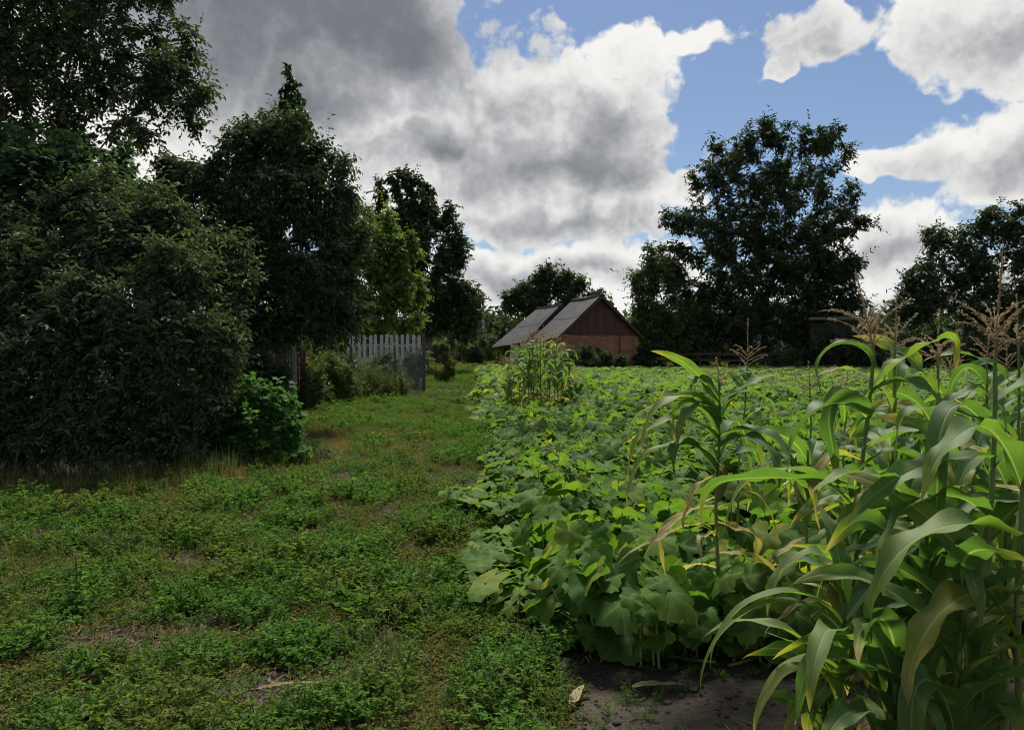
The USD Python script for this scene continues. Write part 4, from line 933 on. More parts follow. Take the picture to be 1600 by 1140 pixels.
def corn_plant(label, foot_xy, top_xy, height, rng, leaves=None, tassel=None, n_auto=9, ear=None, L=(.55, .8), W=.085, plane=None, dry=3, group=None, segs=18, detail=1.0, tone=.24, start=.12, thick=1.0, droop_rng=(60, 150)):
    x, y = foot_xy; z0 = float(gz(x, y))
    t = thing('corn_plant', label, 'corn plant', (x, y, z0), 0, group)
    s = np.linspace(0, 1, 12); tx, ty = top_xy[0] - x, top_xy[1] - y
    axis = np.stack([tx * s ** 1.3, ty * s ** 1.3, height * s], 1); axis[:, :2] += np.stack([.012 * np.sin(s * 9), .012 * np.cos(s * 8)], 1) * np.sin(np.pi * s)[:, None]

    def on(h): return np.array([np.interp(h, axis[:, 2], axis[:, c]) for c in range(3)])
    hs = np.linspace(-.03, height, 40 if segs > 12 else 14); node = np.abs(((hs / .16) % 1) - .5) > .44
    rad = (.0125 - .007 * np.clip(hs / height, 0, 1)) * (1 + .22 * node) * thick
    pts = np.array([on(max(h, 0)) + [0, 0, min(h, 0)] for h in hs])
    v, f = tube(pts, rad, 8 if segs > 12 else 5)
    hv = np.concatenate([np.repeat(hs, 8 if segs > 12 else 5), [0, height]])
    uv = np.zeros((len(v), 2)); nsd = 8 if segs > 12 else 5; uv[:len(hs) * nsd, 0] = np.tile(np.arange(nsd) / nsd * .4, len(hs)); uv[:, 1] = hv
    obj('stalk', (v, f), M['corn_stalk'], t, smooth=True, tone=np.clip(.55 - .45 * hv / height + .12 * rng.random(), 0, 1), uv=uv, vec=np.zeros(len(v)))
    for lf in leaves or []:
        h, az, LL, WW, el, dr = lf[:6]; kw = lf[6] if len(lf) > 6 else {}
        kw = {'segs': segs + 4, **kw}
        ms, tn, uu, ve = corn_leaf(on(h), az, LL, WW, el, dr, rng, **kw)
        obj('leaf', ms, M['corn'], t, smooth=True, tone=tn, uv=uu, vec=ve)
    plane = rng.uniform(0, 360) if plane is None else plane
    for i in range(n_auto):
        fr = (i + .5) / n_auto; h = height * (start + (.93 - start) * fr)
        az = plane + 180 * (i % 2) + rng.normal() * 26
        kw = dict(twist=rng.normal() * 65, bend=rng.normal() * 40, tone=np.clip(tone - .01 + rng.normal() * .10, .03, .56), segs=segs, tipdry=rng.uniform(.2, .9), wavy=rng.uniform(.25, .55))
        if rng.random() < .45: kw['kink'] = (rng.uniform(.35, .7), rng.uniform(40, 100))
        el, dr = rng.uniform(56, 80), rng.uniform(*droop_rng)
        LL = rng.uniform(*L) * (1 - .35 * max(fr - .6, 0) / .4); WW = W * rng.uniform(.85, 1.15)
        if i < dry:
            kw.update(tone=rng.uniform(.74, .98), crumple=rng.uniform(.12, .3)); el, dr = rng.uniform(-10, 40), rng.uniform(90, 150); LL *= .8
        ms, tn, uu, ve = corn_leaf(on(h), az, LL, WW, el, dr, rng, **kw)
        obj('leaf', ms, M['corn'], t, smooth=True, tone=tn, uv=uu, vec=ve)
    if tassel:
        td = dict(tassel); dv = td.pop('d', (0, 0, 1))
        ms, tn = tassel_mesh(on(height) - [0, 0, .01], dv, rng, detail=detail, **td)
        obj('tassel', ms, M['tassel'], t, tone=tn)
    if ear:
        for (h, a, dr_, tl) in ear: ear_parts(t, on(h) + np.array([math.cos(a), math.sin(a), 0]) * .012, a, rng, dry=dr_, tilt=tl)
    return t


rng = np.random.default_rng(2024)


def zpix(py, y): return at(800, py, y)[2]


def xy(px, y): return (foot(px, y), y)


# the leading stalk with the widest tassel
corn_plant('tall corn plant with the widest tassel and a pale leaf folded over its stalk', xy(1318, 3.1), xy(1366, 3.1), zpix(553, 3.1), rng, n_auto=2, dry=2, start=.1, plane=20, thick=1.15,
    leaves=[(1.50, 176, .46, .085, 86, 255, dict(power=1.0, tone=.2, bend=-20, wavy=.12)),
            (1.30, 215, .62, .15, 34, 125, dict(tone=.16, twist=55, bend=-10, wavy=.2, tipdry=.1)),
            (1.36, 186, .5, .085, 30, 150, dict(tone=.12, kink=(.28, 60), twist=-35)),
            (1.02, 190, .80, .115, 14, 30, dict(tone=.2, kink=(.80, 75), twist=60, tipdry=.5, wavy=.25)),
            (1.42, -8, .5, .10, 48, 40, dict(tone=.3, kink=(.74, 110), tipdry=.5, twist=-20)),
            (1.40, -40, .42, .085, 40, 170, dict(tone=.3, twist=20)),
            (1.18, -20, .62, .10, 30, 60, dict(tone=.3, bend=30)),
            (.92, 168, .7, .10, 60, 150, dict(tone=.26, bend=20)),
            (.80, -15, .72, .11, 50, 130, dict(tone=.24)),
            (.66, 205, .6, .10, 55, 150, dict(tone=.3))],
    tassel=dict(d=(-.22, 0, 1), n=16, Ls=.34, Lb=.17), ear=[(.60, -.3, .8, 20), (.50, 3.6, .42, 32)])
corn_plant('tall corn plant second from the right edge with a long leaf folded down its stalk', xy(1553, 2.55), xy(1555, 2.55), zpix(563, 2.55), rng, n_auto=2, dry=2, plane=160, thick=1.1,
    leaves=[(1.28, 178, .72, .088, 58, 170, dict(tone=.12, kink=(.26, 60), bend=95, twist=25, wavy=.1)),
            (1.40, 5, .5, .075, 35, 70, dict(tone=.2)),
            (1.33, 170, .45, .07, 20, 40, dict(tone=.26, kink=(.6, 70))),
            (1.22, 196, .62, .10, 6, 55, dict(tone=.25, twist=-40)),
            (1.18, -30, .5, .085, 50, 150, dict(tone=.1, wavy=.15)),
            (1.02, 200, .6, .10, 40, 120, dict(tone=.18, twist=30)),
            (.95, 20, .65, .10, 50, 130, dict(tone=.3)),
            (.78, 170, .7, .105, 52, 140, dict(tone=.26, bend=-20)),
            (.66, -20, .7, .10, 55, 150, dict(tone=.34))],
    tassel=dict(d=(.05, 0, 1), n=14, Ls=.36, Lb=.16), ear=[(.62, 3.4, .5, 22)])
corn_plant('leftmost corn plant of the near stand, with arching leaves and dry tan lower leaves', xy(1122, 4.2), xy(1124, 4.2), zpix(600, 4.2), rng, n_auto=13, dry=7, plane=185, start=.15, thick=.95,
    leaves=[(1.38, 190, .30, .06, 84, 220, dict(tone=.2, power=1.0)),
            (1.26, 190, .62, .07, 30, 100, dict(tone=.36, bend=-10)),
            (1.10, 186, .78, .095, 56, 165, dict(tone=.50, tipdry=.9, power=1.0)),
            (.96, 190, .80, .09, 62, 170, dict(tone=.48, power=.95, tipdry=.3)), (1.22, 200, .7, .09, 60, 160, dict(tone=.42, power=1.0, tipdry=.6)),
            (1.12, -40, .62, .12, 30, 140, dict(tone=.14, wavy=.12)), (1.2, 220, .5, .09, 50, 150, dict(tone=.3)), (1.32, 150, .45, .07, 60, 150, dict(tone=.3)), (1.05, 300, .6, .1, 45, 150, dict(tone=.22)),
            (.98, -15, .55, .085, 40, 150, dict(tone=.14)),
            (1.30, 10, .42, .06, 40, 120, dict(tone=.28)),
            (.80, 195, .6, .085, -18, 40, dict(tone=.86, crumple=.18)),
            (.92, 200, .42, .09, -20, 90, dict(tone=.8, crumple=.1)),
            (.66, 188, .6, .08, -5, 35, dict(tone=.7, crumple=.15)),
            (.85, -20, .5, .07, 10, 120, dict(tone=.75, crumple=.2))],
    tassel=dict(d=(-.08, 0, 1), n=7, Ls=.16, Lb=.14), ear=[(.78, .3, .38, 14)])
corn_plant('thin tall corn stalk with a small upright tassel before the walnut tree', xy(1150, 5.6), xy(1168, 5.6), zpix(570, 5.6), rng, n_auto=5, dry=2, plane=170, L=(.35, .5), W=.055, start=.25, thick=.8, leaves=[(1.38, 95, .16, .08, 70, 80, dict(tone=.3))], tassel=dict(n=10, Ls=.36, Lb=.16))
corn_plant('short corn plant with a spread brown tassel left of the widest tassel', xy(1272, 6.2), xy(1266, 6.2), zpix(608, 6.2), rng, n_auto=7, dry=3, L=(.4, .6), W=.07, tassel=dict(d=(-.05, 0, 1), n=9, Ls=.24, Lb=.2))
corn_plant('corn plant with a bent tassel low beside the dark bush', xy(1320, 6.6), xy(1322, 6.6), zpix(606, 6.6), rng, n_auto=7, dry=3, L=(.4, .6), W=.07, tassel=dict(d=(.1, 0, 1), n=8, Ls=.2, Lb=.2))
corn_plant('corn plant whose tassel fans out between the two tallest stalks', xy(1462, 3.8), xy(1466, 3.8), zpix(578, 3.8), rng, n_auto=12, dry=2, plane=10, W=.09, tassel=dict(n=14, Ls=.28, Lb=.14), ear=[(.7, 2.5, .5, 25)])
corn_plant('corn plant directly behind the widest tassel with a taller upright spike', xy(1392, 3.6), xy(1398, 3.6), zpix(560, 3.6), rng, n_auto=11, dry=3, plane=60, W=.085, tassel=dict(d=(.02, 0, 1), n=11, Ls=.28, Lb=.14))
corn_plant('half dry corn plant between the leftmost stalk and the widest tassel', xy(1268, 4.3), xy(1262, 4.3), zpix(690, 4.3), rng, n_auto=13, dry=7, plane=200, W=.09, tone=.3, ear=[(.72, 2.0, .85, 25)])
corn_plant('low young corn plant at the bottom with long arching leaves over the soil', xy(1318, 2.5), xy(1322, 2.5), .80, rng, n_auto=0, thick=1.0,
    leaves=[(.70, 186, .62, .05, 60, 150, dict(tone=.42, power=1.0, tipdry=.1, wavy=.08)),
            (.67, 190, .68, .042, 58, 148, dict(tone=.40, power=1.0, tipdry=.1, wavy=.08)),
            (.55, 205, .50, .055, 48, 140, dict(tone=.44, power=1.0, wavy=.1)),
            (.72, 25, .7, .09, 40, 40, dict(tone=.18)), (.78, 95, .35, .07, 84, 60, dict(tone=.3)), (.66, -10, .6, .09, 55, 150, dict(tone=.26)), (.60, 235, .55, .085, 62, 150, dict(tone=.3)),
            (.78, 150, .30, .06, 82, 160, dict(tone=.25)), (.5, -60, .5, .08, 60, 160, dict(tone=.2)), (.4, 250, .5, .075, 50, 150, dict(tone=.35)), (.3, 190, .4, .06, 20, 100, dict(tone=.8, crumple=.2)), (.5, 160, .55, .06, 65, 120, dict(tone=.46)), (.45, 215, .5, .06, 70, 130, dict(tone=.42))])
corn_plant('corn plant in the right foreground with crowded upright leaves', xy(1455, 2.55), xy(1450, 2.55), 1.0, rng, n_auto=8, dry=1, plane=190, L=(.5, .7), W=.095, thick=1.1,
    leaves=[(.95, 200, .6, .1, 70, 110, dict(tone=.2)), (.9, 10, .6, .1, 60, 120, dict(tone=.24)), (.85, 262, .55, .09, 60, 150, dict(tone=.2))])
corn_plant('corn plant cut by the right edge with a broad yellowing leaf', xy(1600, 2.3), xy(1600, 2.3), 1.36, rng, n_auto=5, dry=2, plane=170, W=.1, tone=.34, leaves=[(1.02, 188, .7, .12, 25, 130, dict(tone=.40, tipdry=.2)), (.85, 200, .6, .12, 20, 120, dict(tone=.44))])
corn_plant('corn plant between the two tallest stalks with a thick bare stalk', xy(1496, 2.95), xy(1500, 2.95), 1.2, rng, n_auto=12, dry=2, plane=20, W=.09, thick=1.2, ear=[(.7, 3.0, .6, 25)])
for px, y_, tp, lab in [(1420, 4.9, 600, 'corn plant deep in the stand, third row'), (1545, 4.6, 560, 'corn plant with a pale tassel near the right edge, back row'), (1598, 3.9, 545, 'corn plant with a drooping tassel at the right edge'),
                        (1490, 5.8, 585, 'corn plant at the back of the stand before the broad dark bush'), (1372, 5.6, 612, 'small corn plant at the back of the stand, left part'), (1578, 6.4, 580, 'rearmost corn plant near the right edge')]:
    corn_plant(lab, xy(px, y_), xy(px + rng.uniform(-8, 8), y_), zpix(tp, y_), rng, n_auto=12, dry=5, W=.078, L=(.5, .8), tassel=dict(n=10, Ls=.26, Lb=.13, d=(rng.uniform(-.15, .15), 0, 1)))
for px, y_, hh, pl, lab in [(1400, 2.35, .72, 200, 'low leafy corn plant at the bottom edge, right of the young arching one'), (1500, 2.3, .95, 160, 'leafy corn plant at the bottom edge below the folded leaf'), (1575, 2.75, 1.15, 185, 'leafy corn plant behind the broad yellowing leaf'),
                            (1420, 3.15, 1.05, 30, 'leafy corn plant without tassel beside the brown silked ear'), (1525, 3.5, 1.2, 170, 'leafy corn plant without tassel between the thick bare stalk and the right edge'), (1345, 3.7, .95, 190, 'low corn plant behind the yellow husked ear'),
                            (1470, 4.4, 1.25, 200, 'corn plant without tassel in the middle of the stand'), (1390, 4.3, 1.2, 170, 'corn plant without tassel behind the widest tassel stalk')]:
    corn_plant(lab, xy(px, y_), xy(px + rng.uniform(-12, 12), y_), hh, rng, n_auto=15, dry=5, start=.02, plane=pl, W=.082, L=(.5, .75), thick=1.25, ear=[(hh * .55, rng.uniform(2, 4.5), rng.uniform(.4, .7), 25)] if y_ > 3 else None, tone=.26)
for px, y_, hh, lab in [(1370, 2.75, .62, 'short leafy corn plant filling the foot of the widest tassel stalk'), (1545, 2.4, .75, 'short leafy corn plant at the bottom edge under the broad yellowing leaf'), (1440, 2.9, .7, 'short leafy corn plant under the crowded upright leaves'), (1295, 2.75, .5, 'shortest corn plant, rooted in the bare soil beside the arching leaves')]:
    corn_plant(lab, xy(px, y_), xy(px + rng.uniform(-12, 12), y_), hh, rng, n_auto=12, dry=3, start=.02, W=.075, L=(.4, .62), thick=1.1, tone=.28)
# the lone clump further up the field
for q in range(15):
    px = [792, 800, 812, 826, 840, 852, 866, 880, 893, 905, 820, 846, 872, 858, 835][q]; y_ = 17.6 + (q * 37 % 11) * .24; tp = [590, 572, 548, 538, 530, 528, 535, 550, 585, 612, 545, 540, 560, 545, 555][q]
    corn_plant('corn plant in the lone tasselled clump before the sheds', xy(px, y_), xy(px + rng.uniform(-5, 5), y_), max(.7, zpix(tp, y_)), rng, n_auto=15, dry=4, L=(.7, 1.0), W=.10, thick=1.3, droop_rng=(120, 200), segs=9, detail=.9, tone=.28, tassel=dict(n=14, Ls=.34, Lb=.3), group='corn plants of the lone clump')

# ------------------------------------------------------------------ ground cover
def leafy_weed(rng, n_st, h, spread, ls, leaves=7, asp=.55, droop=.2, upright=1.0):
    P, D, m = [], [], MB()
    for i in range(n_st):
        a = rng.uniform(0, 6.28); r = spread * math.sqrt(rng.random()); hh = h * rng.uniform(.5, 1.1) * (1 - .35 * r / spread)
        p0 = np.array([r * .35 * math.cos(a), r * .35 * math.sin(a), 0]); p1 = np.array([r * math.cos(a), r * math.sin(a), hh])
        p1 += rng.normal(size=3) * .006; m.tube([p0, (p0 + p1) / 2 + [0, 0, .15 * hh], p1], .0011, 3, cap=False)
        s = rng.random(leaves) ** .6
        P.append(p0 + (p1 - p0) * s[:, None] + [0, 0, .01]); an = rng.uniform(0, 6.28, leaves); D.append(np.stack([np.cos(an), np.sin(an), rng.uniform(-.1, .7, leaves) * upright], 1))
    P, D = np.vstack(P), np.vstack(D); L = ls * rng.uniform(.6, 1.3, len(P))
    V, f, k = leaf_cards(P, D, norm(np.array([0, 0, 1.0]) + rng.normal(size=P.shape) * .4), L, L * asp, rng, False, droop=droop)
    n0 = m.n; m.add(V, f)
    return m.mesh(), np.concatenate([np.full(n0, .3), np.repeat(np.clip(rng.normal(.5, .2, len(P)), 0, 1), k)])


def blades(rng, n, h, spread, w, lean=.5, segs=3):
    m = MB(); tn = []
    for i in range(n):
        a = rng.uniform(0, 6.28); r = spread * math.sqrt(rng.random()); b = rng.uniform(0, 6.28); hh = h * rng.uniform(.4, 1.1); ln = rng.uniform(.1, 1) * lean * hh
        s = np.linspace(0, 1, segs + 1)
        c = np.stack([r * math.cos(a) + ln * s ** 2 * math.cos(b), r * math.sin(a) + ln * s ** 2 * math.sin(b), hh * (s - .25 * lean * s ** 3)], 1)
        sd = np.array([-math.sin(b + .5), math.cos(b + .5), 0]) * w / 2; ww = (1 - s ** 1.5)[:, None]
        v = np.vstack([c - sd * ww, c + sd * ww]); k = np.arange(segs)
        m.add(v, np.stack([k, k + 1, k + segs + 2, k + segs + 1], 1)); tn += [np.full(len(v), np.clip(rng.normal(.5, .22), 0, 1))]
    return m.mesh(), np.concatenate(tn)


def litter(rng, n, spread):
    m = MB(); tn = []
    for i in range(n):
        c = np.array([rng.normal() * spread, rng.normal() * spread, rng.uniform(.004, .02)]); a = rng.uniform(0, 6.28); L = rng.uniform(.03, .14); w = rng.choice([.0025, .004, .008])
        s = np.linspace(-.5, .5, 4); b = rng.normal() * .5
        p = np.stack([L * s * math.cos(a) - b * L * s * s * math.sin(a), L * s * math.sin(a) + b * L * s * s * math.cos(a), .008 * np.sin(s * 6 + i)], 1) + c
        sd = np.array([-math.sin(a), math.cos(a), rng.normal() * .3]) * w / 2
        v = np.vstack([p - sd, p + sd]); k = np.arange(3); m.add(v, np.stack([k, k + 1, k + 5, k + 4], 1)); tn.append(np.full(8, np.clip(rng.normal(.45, .25), 0, 1)))
    return m.mesh(), np.concatenate(tn)


def protos_of(nm, mtl, made): return [(nm, (ms, M[mtl], dict(tone=tn))) for ms, tn in made]


def path_points(n, y0, y1, rng, power=1.0, beyond=.25):
    yy = y0 + (y1 - y0) * rng.random(n) ** power
    lo = np.maximum(edge_l(yy) - .4, -.72 * yy - .3); hi = edge_r(yy) + beyond
    xx = lo + (hi - lo) * rng.random(n)
    bare = (yy < 4.15) & (xx > edge_r(yy) - .02)
    return xx[~bare], yy[~bare]


def patch(x, y, s, seed): return meshkit.fbm(np.stack([x * s, y * s, 0 * x], -1), 3, seed)


rng = np.random.default_rng(99)
gw = lambda x, y: np.stack([x, y, gz(x, y)], 1)
green = [leafy_weed(rng, 16, .12, .10, .019, 10, .5), leafy_weed(rng, 20, .09, .13, .017, 9, .5), leafy_weed(rng, 12, .16, .08, .02, 11, .45), leafy_weed(rng, 16, .07, .12, .016, 9, .6), leafy_weed(rng, 22, .13, .14, .018, 10, .5)]
xs, ys = [np.concatenate(v) for v in zip(path_points(6500, 2.6, 9, rng, .9), path_points(5200, 9, 22, rng, .9), path_points(3600, 22, 72, rng, .8))]
big, small = patch(xs, ys, .8, 21), patch(xs, ys, 3.4, 23)
keep = rng.random(len(xs)) < np.clip((.4 * big + .6 * small - .465) * 8, .08, 1)
keep &= ~((ys > 6.8) & (ys < 15) & (xs < edge_l(ys) + 1.6) & (rng.random(len(xs)) < .75))
size = rng.uniform(.55, 1.2, len(xs)) * (1 + 2.2 * np.clip(small - .52, 0, .3)) * np.where(rng.random(len(xs)) < .08, 1.5, 1)
xs, ys, size = xs[keep], ys[keep], size[keep]
scatter('weeds', protos_of('weed', 'weed', green), gw(xs, ys), rng.random(len(xs)) * 6.28, size * np.interp(ys, [3, 20, 60], [1, 1.3, 2.0]), rng.integers(0, 5, len(xs)), 'small bright green weeds covering the path in patches', 'weeds')
ol = [leafy_weed(rng, 14, .035, .16, .017, 8, .5, upright=.5), leafy_weed(rng, 12, .05, .13, .02, 7, .45), leafy_weed(rng, 18, .03, .18, .014, 9, .5, upright=.4)]
xs, ys = [np.concatenate(v) for v in zip(path_points(5600, 2.6, 9, rng, .9), path_points(5200, 9, 22, rng, .9), path_points(2600, 22, 72, rng, .8))]
keep = rng.random(len(xs)) < np.clip((patch(xs, ys, 1.4, 33) - .40) * 5, .06, 1); xs, ys = xs[keep], ys[keep]
scatter('creeping_weeds', protos_of('weed', 'olive_weed', ol), gw(xs, ys), rng.random(len(xs)) * 6.28, rng.uniform(.7, 1.4, len(xs)) * np.interp(ys, [3, 20, 60], [1, 1.3, 2.2]), rng.integers(0, 3, len(xs)), 'flat olive knotweed creeping over the path soil', 'weeds')
gr = [blades(rng, 18, .14, .07, .005), blades(rng, 14, .2, .06, .006, .7), blades(rng, 22, .09, .09, .004)]
xs, ys = [np.concatenate(v) for v in zip(path_points(1500, 2.6, 9, rng), path_points(2600, 9, 24, rng), path_points(2600, 24, 72, rng))]
keep = rng.random(len(xs)) < np.clip((patch(xs, ys, .6, 44) - .36) * 5, .05, 1); xs, ys = xs[keep], ys[keep]
scatter('grass', protos_of('grass_tuft', 'grass', gr), gw(xs, ys), rng.random(len(xs)) * 6.28, rng.uniform(.6, 1.3, len(xs)), rng.integers(0, 3, len(xs)), 'green grass tufts along the path', 'grass')
dg = [blades(rng, 26, .17, .09, .004, .8), blades(rng, 20, .26, .08, .004, .6), blades(rng, 30, .10, .12, .004, 1.0)]
xs, ys = path_points(1500, 7.2, 18, rng); d_ = xs - edge_l(ys); keep = rng.random(len(xs)) < np.clip(1.15 - d_ / 1.8, .03, 1); xs, ys = xs[keep], ys[keep]
x2, y2 = path_points(900, 3, 9, rng); x3 = rng.uniform(foot(480, 21), foot(665, 24), 420); y3 = np.interp(x3, [foot(480, 18.5), foot(548, 22), foot(617, 23.3), foot(662, 26)], [18.5, 21.6, 22.9, 25.4]) + rng.normal(size=420) * .35
x5 = rng.uniform(-5.6, -1.7, 520); y5 = np.interp(x5, [-6, -3, -1.7], [7.0, 7.5, 8.6]) + rng.normal(size=520) * .7; x5, y5 = x5[:300], y5[:300]
x4 = rng.uniform(-6.8, -2.4, 420); y4 = np.interp(x4, [-7, -5, -3.6, -2.4], [8.4, 8.5, 8.9, 10.2]) + rng.normal(size=420) * .3
xs, ys = np.concatenate([xs, x2[::5], x3, x4, x5]), np.concatenate([ys, y2[::5], y3, y4, y5])
short = (np.arange(len(xs)) >= len(xs) - 300) | (ys < 7)
scatter('dry_grass', protos_of('dry_tuft', 'dry_grass', dg), gw(xs, ys), rng.random(len(xs)) * 6.28, rng.uniform(.5, 1.25, len(xs)), np.where(short, 2, rng.integers(0, 3, len(xs))), 'reddish dry grass at the foot of the hedge and the wire fence', 'grass')
fx = rng.uniform(foot(440, 18), foot(640, 25.5), 420); fy = np.interp(fx, [foot(440, 18), foot(548, 22), foot(617, 23.3), foot(662, 26)], [18.2, 22.1, 23.5, 26.2]) + rng.normal(size=420) * .45 + .1
scatter('fence_weeds', protos_of('weed', 'olive_leaf', [leafy_weed(rng, 9, .95, .24, .07, 22, .3), leafy_weed(rng, 7, 1.2, .2, .08, 26, .28), leafy_weed(rng, 12, .6, .3, .06, 14, .35)]) + protos_of('dry_tuft', 'dry_grass', [blades(rng, 16, .75, .14, .008, .5, 4)]),
        gw(fx, fy), rng.random(420) * 6.28, rng.uniform(.55, 1.3, 420), rng.choice(4, 420, p=[.22, .18, .25, .35]), 'tangle of tall olive and dry weeds growing through the wire fence', 'weeds')
hgx = rng.uniform(-7, -2.5, 260); hgy = np.interp(hgx, [-7, -5, -3.6, -2.5], [8.9, 9.0, 9.4, 10.0]) + rng.normal(size=260) * .2
tall = [blades(rng, 16, .42, .09, .009, .5, 4), blades(rng, 14, .34, .08, .008, .6, 4)]
scatter('tall_grass', protos_of('grass_tuft', 'grass', tall), gw(hgx, hgy), rng.random(260) * 6.28, rng.uniform(.6, 1.2, 260), rng.integers(0, 2, 260), 'taller green grass growing out of the hedge foot', 'grass')
lt = [litter(rng, 14, .12), litter(rng, 10, .10), litter(rng, 18, .14)]
xs, ys = path_points(4600, 2.6, 14, rng, .8); x2 = rng.uniform(.2, 1.9, 7); y2 = rng.uniform(3.0, 4.3, 7)
xs, ys = np.concatenate([xs, x2]), np.concatenate([ys, y2])
scatter('plant_litter', protos_of('dry_bits', 'litter', lt), gw(xs, ys) + [0, 0, .006], rng.random(len(xs)) * 6.28, rng.uniform(.6, 1.3, len(xs)), rng.integers(0, 3, len(xs)), 'dry stalk bits and leaf litter on the soil', 'litter')
far = [leafy_weed(rng, 16, .3, .3, .07, 8), leafy_weed(rng, 12, .36, .26, .08, 8)]
xs, ys = rng.uniform(9, 26, 900), rng.uniform(30, 44.5, 900); keep = xs < .66 * ys; xs, ys = xs[keep], ys[keep]
scatter('field_edge_weeds', protos_of('weed', 'yellow_leaf', far), gw(xs, ys), rng.random(len(xs)) * 6.28, rng.uniform(.8, 1.5, len(xs)), rng.integers(0, 2, len(xs)), 'yellowish weeds along the far edge of the pumpkin field', 'weeds')
xs, ys = rng.uniform(-45, 45, 1500), rng.uniform(46, 90, 1500)
scatter('rough_grass', protos_of('weed', 'olive_weed', [leafy_weed(rng, 20, .3, .6, .12, 8), leafy_weed(rng, 20, .4, .5, .12, 8)]), gw(xs, ys), rng.random(1500) * 6.28, rng.uniform(.8, 1.6, 1500), rng.integers(0, 2, 1500), 'rough weeds behind the sheds and trees', 'weeds')
for q in range(1):
    pass
# a wood closes the view far behind
wd = []
for k in range(3):
    P = rng.normal(size=(260, 3)) * [1.4, 1.4, 1.2] + [0, 0, 2.6]; L = rng.uniform(.5, .9, 260)
    V, f, m_ = leaf_cards(P, rng.normal(size=(260, 3)), norm(np.array([0, 0, 1.0]) + rng.normal(size=(260, 3)) * .6), L, L * .6, rng, False); V[:, 2] = np.maximum(V[:, 2], 0.02)
    wd.append(((V, f), np.repeat(np.clip(rng.normal(.4, .2, 260), 0, .9), m_)))
a = np.radians(rng.uniform(-62, 62, 420)); r_ = rng.uniform(88, 120, 420); xs, ys = r_ * np.sin(a), r_ * np.cos(a)
scatter('distant_wood', protos_of('tree_mass', 'dark_leaf', wd), np.stack([xs, ys, 0 * xs], 1), rng.random(420) * 6.28, rng.uniform(.7, 1.3, 420), rng.integers(0, 3, 420), 'far belt of trees closing the view', 'woodland')

cl = []
for k in range(4):
    m = trimesh.creation.icosphere(2, 1.0); v = np.array(m.vertices); v = v * (.6 + .8 * meshkit.fbm(v * 1.6 + 7 * k, 3, k)[:, None]) * [1, .85, .6]
    cl.append(('clod', ((v, np.array(m.faces)), M['soil'], dict(smooth=35))))
n_ = 2600; xs, ys = rng.uniform(.0, 2.4, n_), rng.uniform(2.9, 4.6, n_); sz = .0035 + .02 * rng.random(n_) ** 5
scatter('soil_clods', cl, gw(xs, ys) + np.stack([0 * xs, 0 * xs, -.1 * sz], 1), rng.random(n_) * 6.28, sz, rng.integers(0, 4, n_), 'crumbs and clods of dark soil on the bare patch', 'soil')
n_ = 70; xs = .25 + np.abs(rng.normal(size=n_)) * .5; ys = rng.uniform(3.1, 4.2, n_)
scatter('seedling_weeds', protos_of('weed', 'weed', green), gw(xs, ys), rng.random(n_) * 6.28, rng.uniform(.2, .5, n_), rng.integers(0, 5, n_), 'tiny weeds sprouting on the bare soil patch', 'weeds')
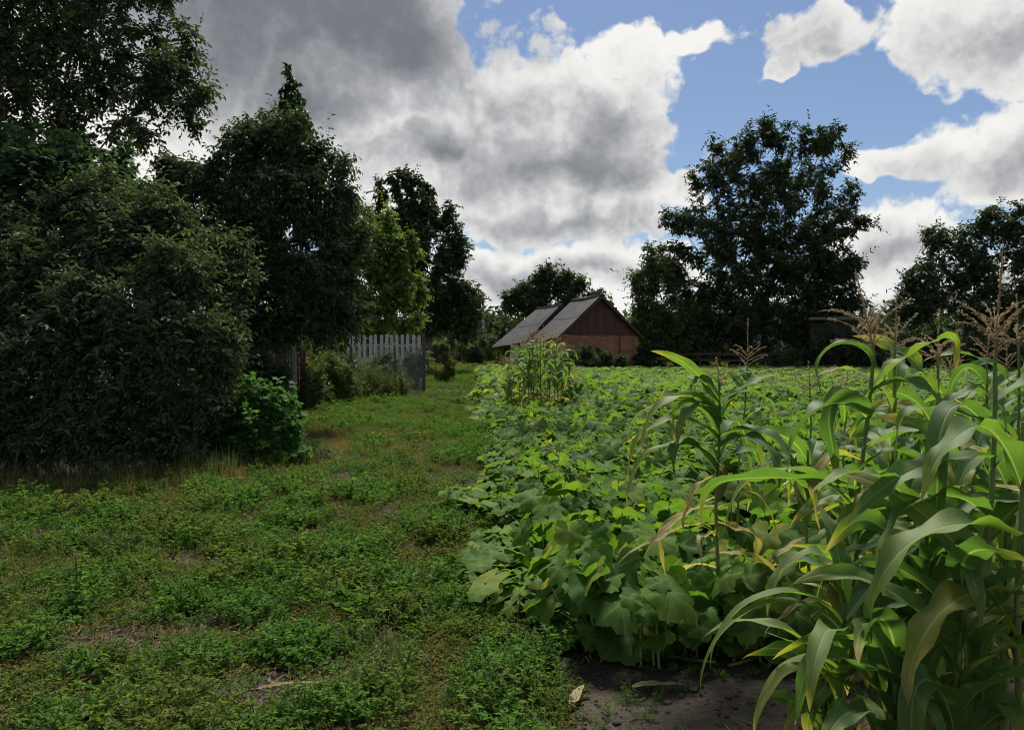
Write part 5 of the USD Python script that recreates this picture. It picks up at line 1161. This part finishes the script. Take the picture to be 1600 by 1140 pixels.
# single things on the ground
def feathery(name, label, x, y, n, h, sp, mtl, ls, asp=.16):
    t = thing(name, label, 'weed', (x, y, float(gz(x, y))))
    ms, tn = leafy_weed(rng, n, h, sp, ls, 16, asp, droop=.3, upright=1.4)
    obj('foliage', ms, M[mtl], t, tone=tn)
feathery('feathery_weed', 'dark feathery weed clump spreading in the pumpkin field near the path', foot(852, 11.7), 11.7, 130, .55, .72, 'grey_weed', .085)
feathery('feathery_weed', 'bluish feathery weed clump at left on the path before the dry grass', foot(170, 6.1), 6.1, 40, .2, .2, 'grey_weed', .04)
for px, py, n, h, sp, lab in [(450, 1000, 26, .17, .16, 'bright weed tuft alone on the trampled middle of the path'), (330, 1050, 24, .15, .15, 'bright weed tuft at the bottom left of the trampled soil'), (185, 1065, 24, .14, .14, 'bright round weed tuft near the lower left corner'),
                              (800, 1080, 40, .22, .2, 'tall weed clump at the bottom edge where path meets bare soil'), (60, 1000, 30, .18, .2, 'bright weed patch at the left picture edge'), (560, 985, 24, .14, .15, 'leafy weed tuft right of the trampled soil'), (250, 960, 30, .16, .2, 'pale green weed patch in the lower left')]:
    d_ = EYE * F / (py - 540); x = foot(px, d_); t = thing('weed_tuft', lab, 'weed', (x, d_, float(gz(x, d_))))
    ms, tn = leafy_weed(rng, n, h, sp, .034, 9, .5); obj('foliage', ms, M['weed'], t, tone=tn)
def dry_leaf(label, px, py, az, L, W, tone=.9):
    d_ = EYE * F / (py - 540); x = foot(px, d_); z = float(gz(x, d_)) + .03
    ms, tn, uu, ve = corn_leaf((x, d_, z), az, L, W, 8, 16, rng, tone=tone, crumple=.05, wavy=.15, segs=10)
    v = ms[0]; v[:, 2] = np.maximum(v[:, 2], gz(v[:, 0], v[:, 1]) + .012)
    tag(obj('dry_corn_leaf', (v, ms[1]), M['corn'], None, smooth=True, tone=tn, uv=uu, vec=ve), label, 'leaf')
dry_leaf('pale dry corn leaf lying flat on the bare soil before the pumpkins', 990, 1083, 2, .26, .09, .95)
dry_leaf('dry corn leaf standing on edge at the corner of the bare soil', 893, 1108, 70, .22, .09, .92)
dry_leaf('dry leaf strip on the soil right of the pumpkins, nearest the corn', 1250, 1050, -35, .2, .04, .95)
dry_leaf('large dry leaf on the trampled soil, lower left of centre', 400, 1085, 10, .3, .06, .85)
def stick(label, a, b, r=.004):
    pts = []
    for s, (px, py) in zip((0, .5, 1), (a, ((a[0] + b[0]) / 2, (a[1] + b[1]) / 2 - 3), b)):
        d_ = EYE * F / (py - 540); x = foot(px, d_); pts.append((x, d_, float(gz(x, d_)) + .018))
    m = MB().tube(pts, r, 5).mesh(); tag(obj('dry_stalk', m, M['straw'], None, tone=np.full(len(m[0]), .45)), label, 'stick')
stick('reddish dry stalk lying across the weeds at the bottom middle', (655, 1102), (725, 1100))
stick('thin dry stalk lying slanted near the lower left corner', (92, 1125), (128, 1080))
stick('long bent dry stalk on the trampled soil left of the weed tuft', (200, 1030), (245, 1015))
stick('dry stalk fallen on the bare soil by the standing dry leaf', (850, 1110), (872, 1060))
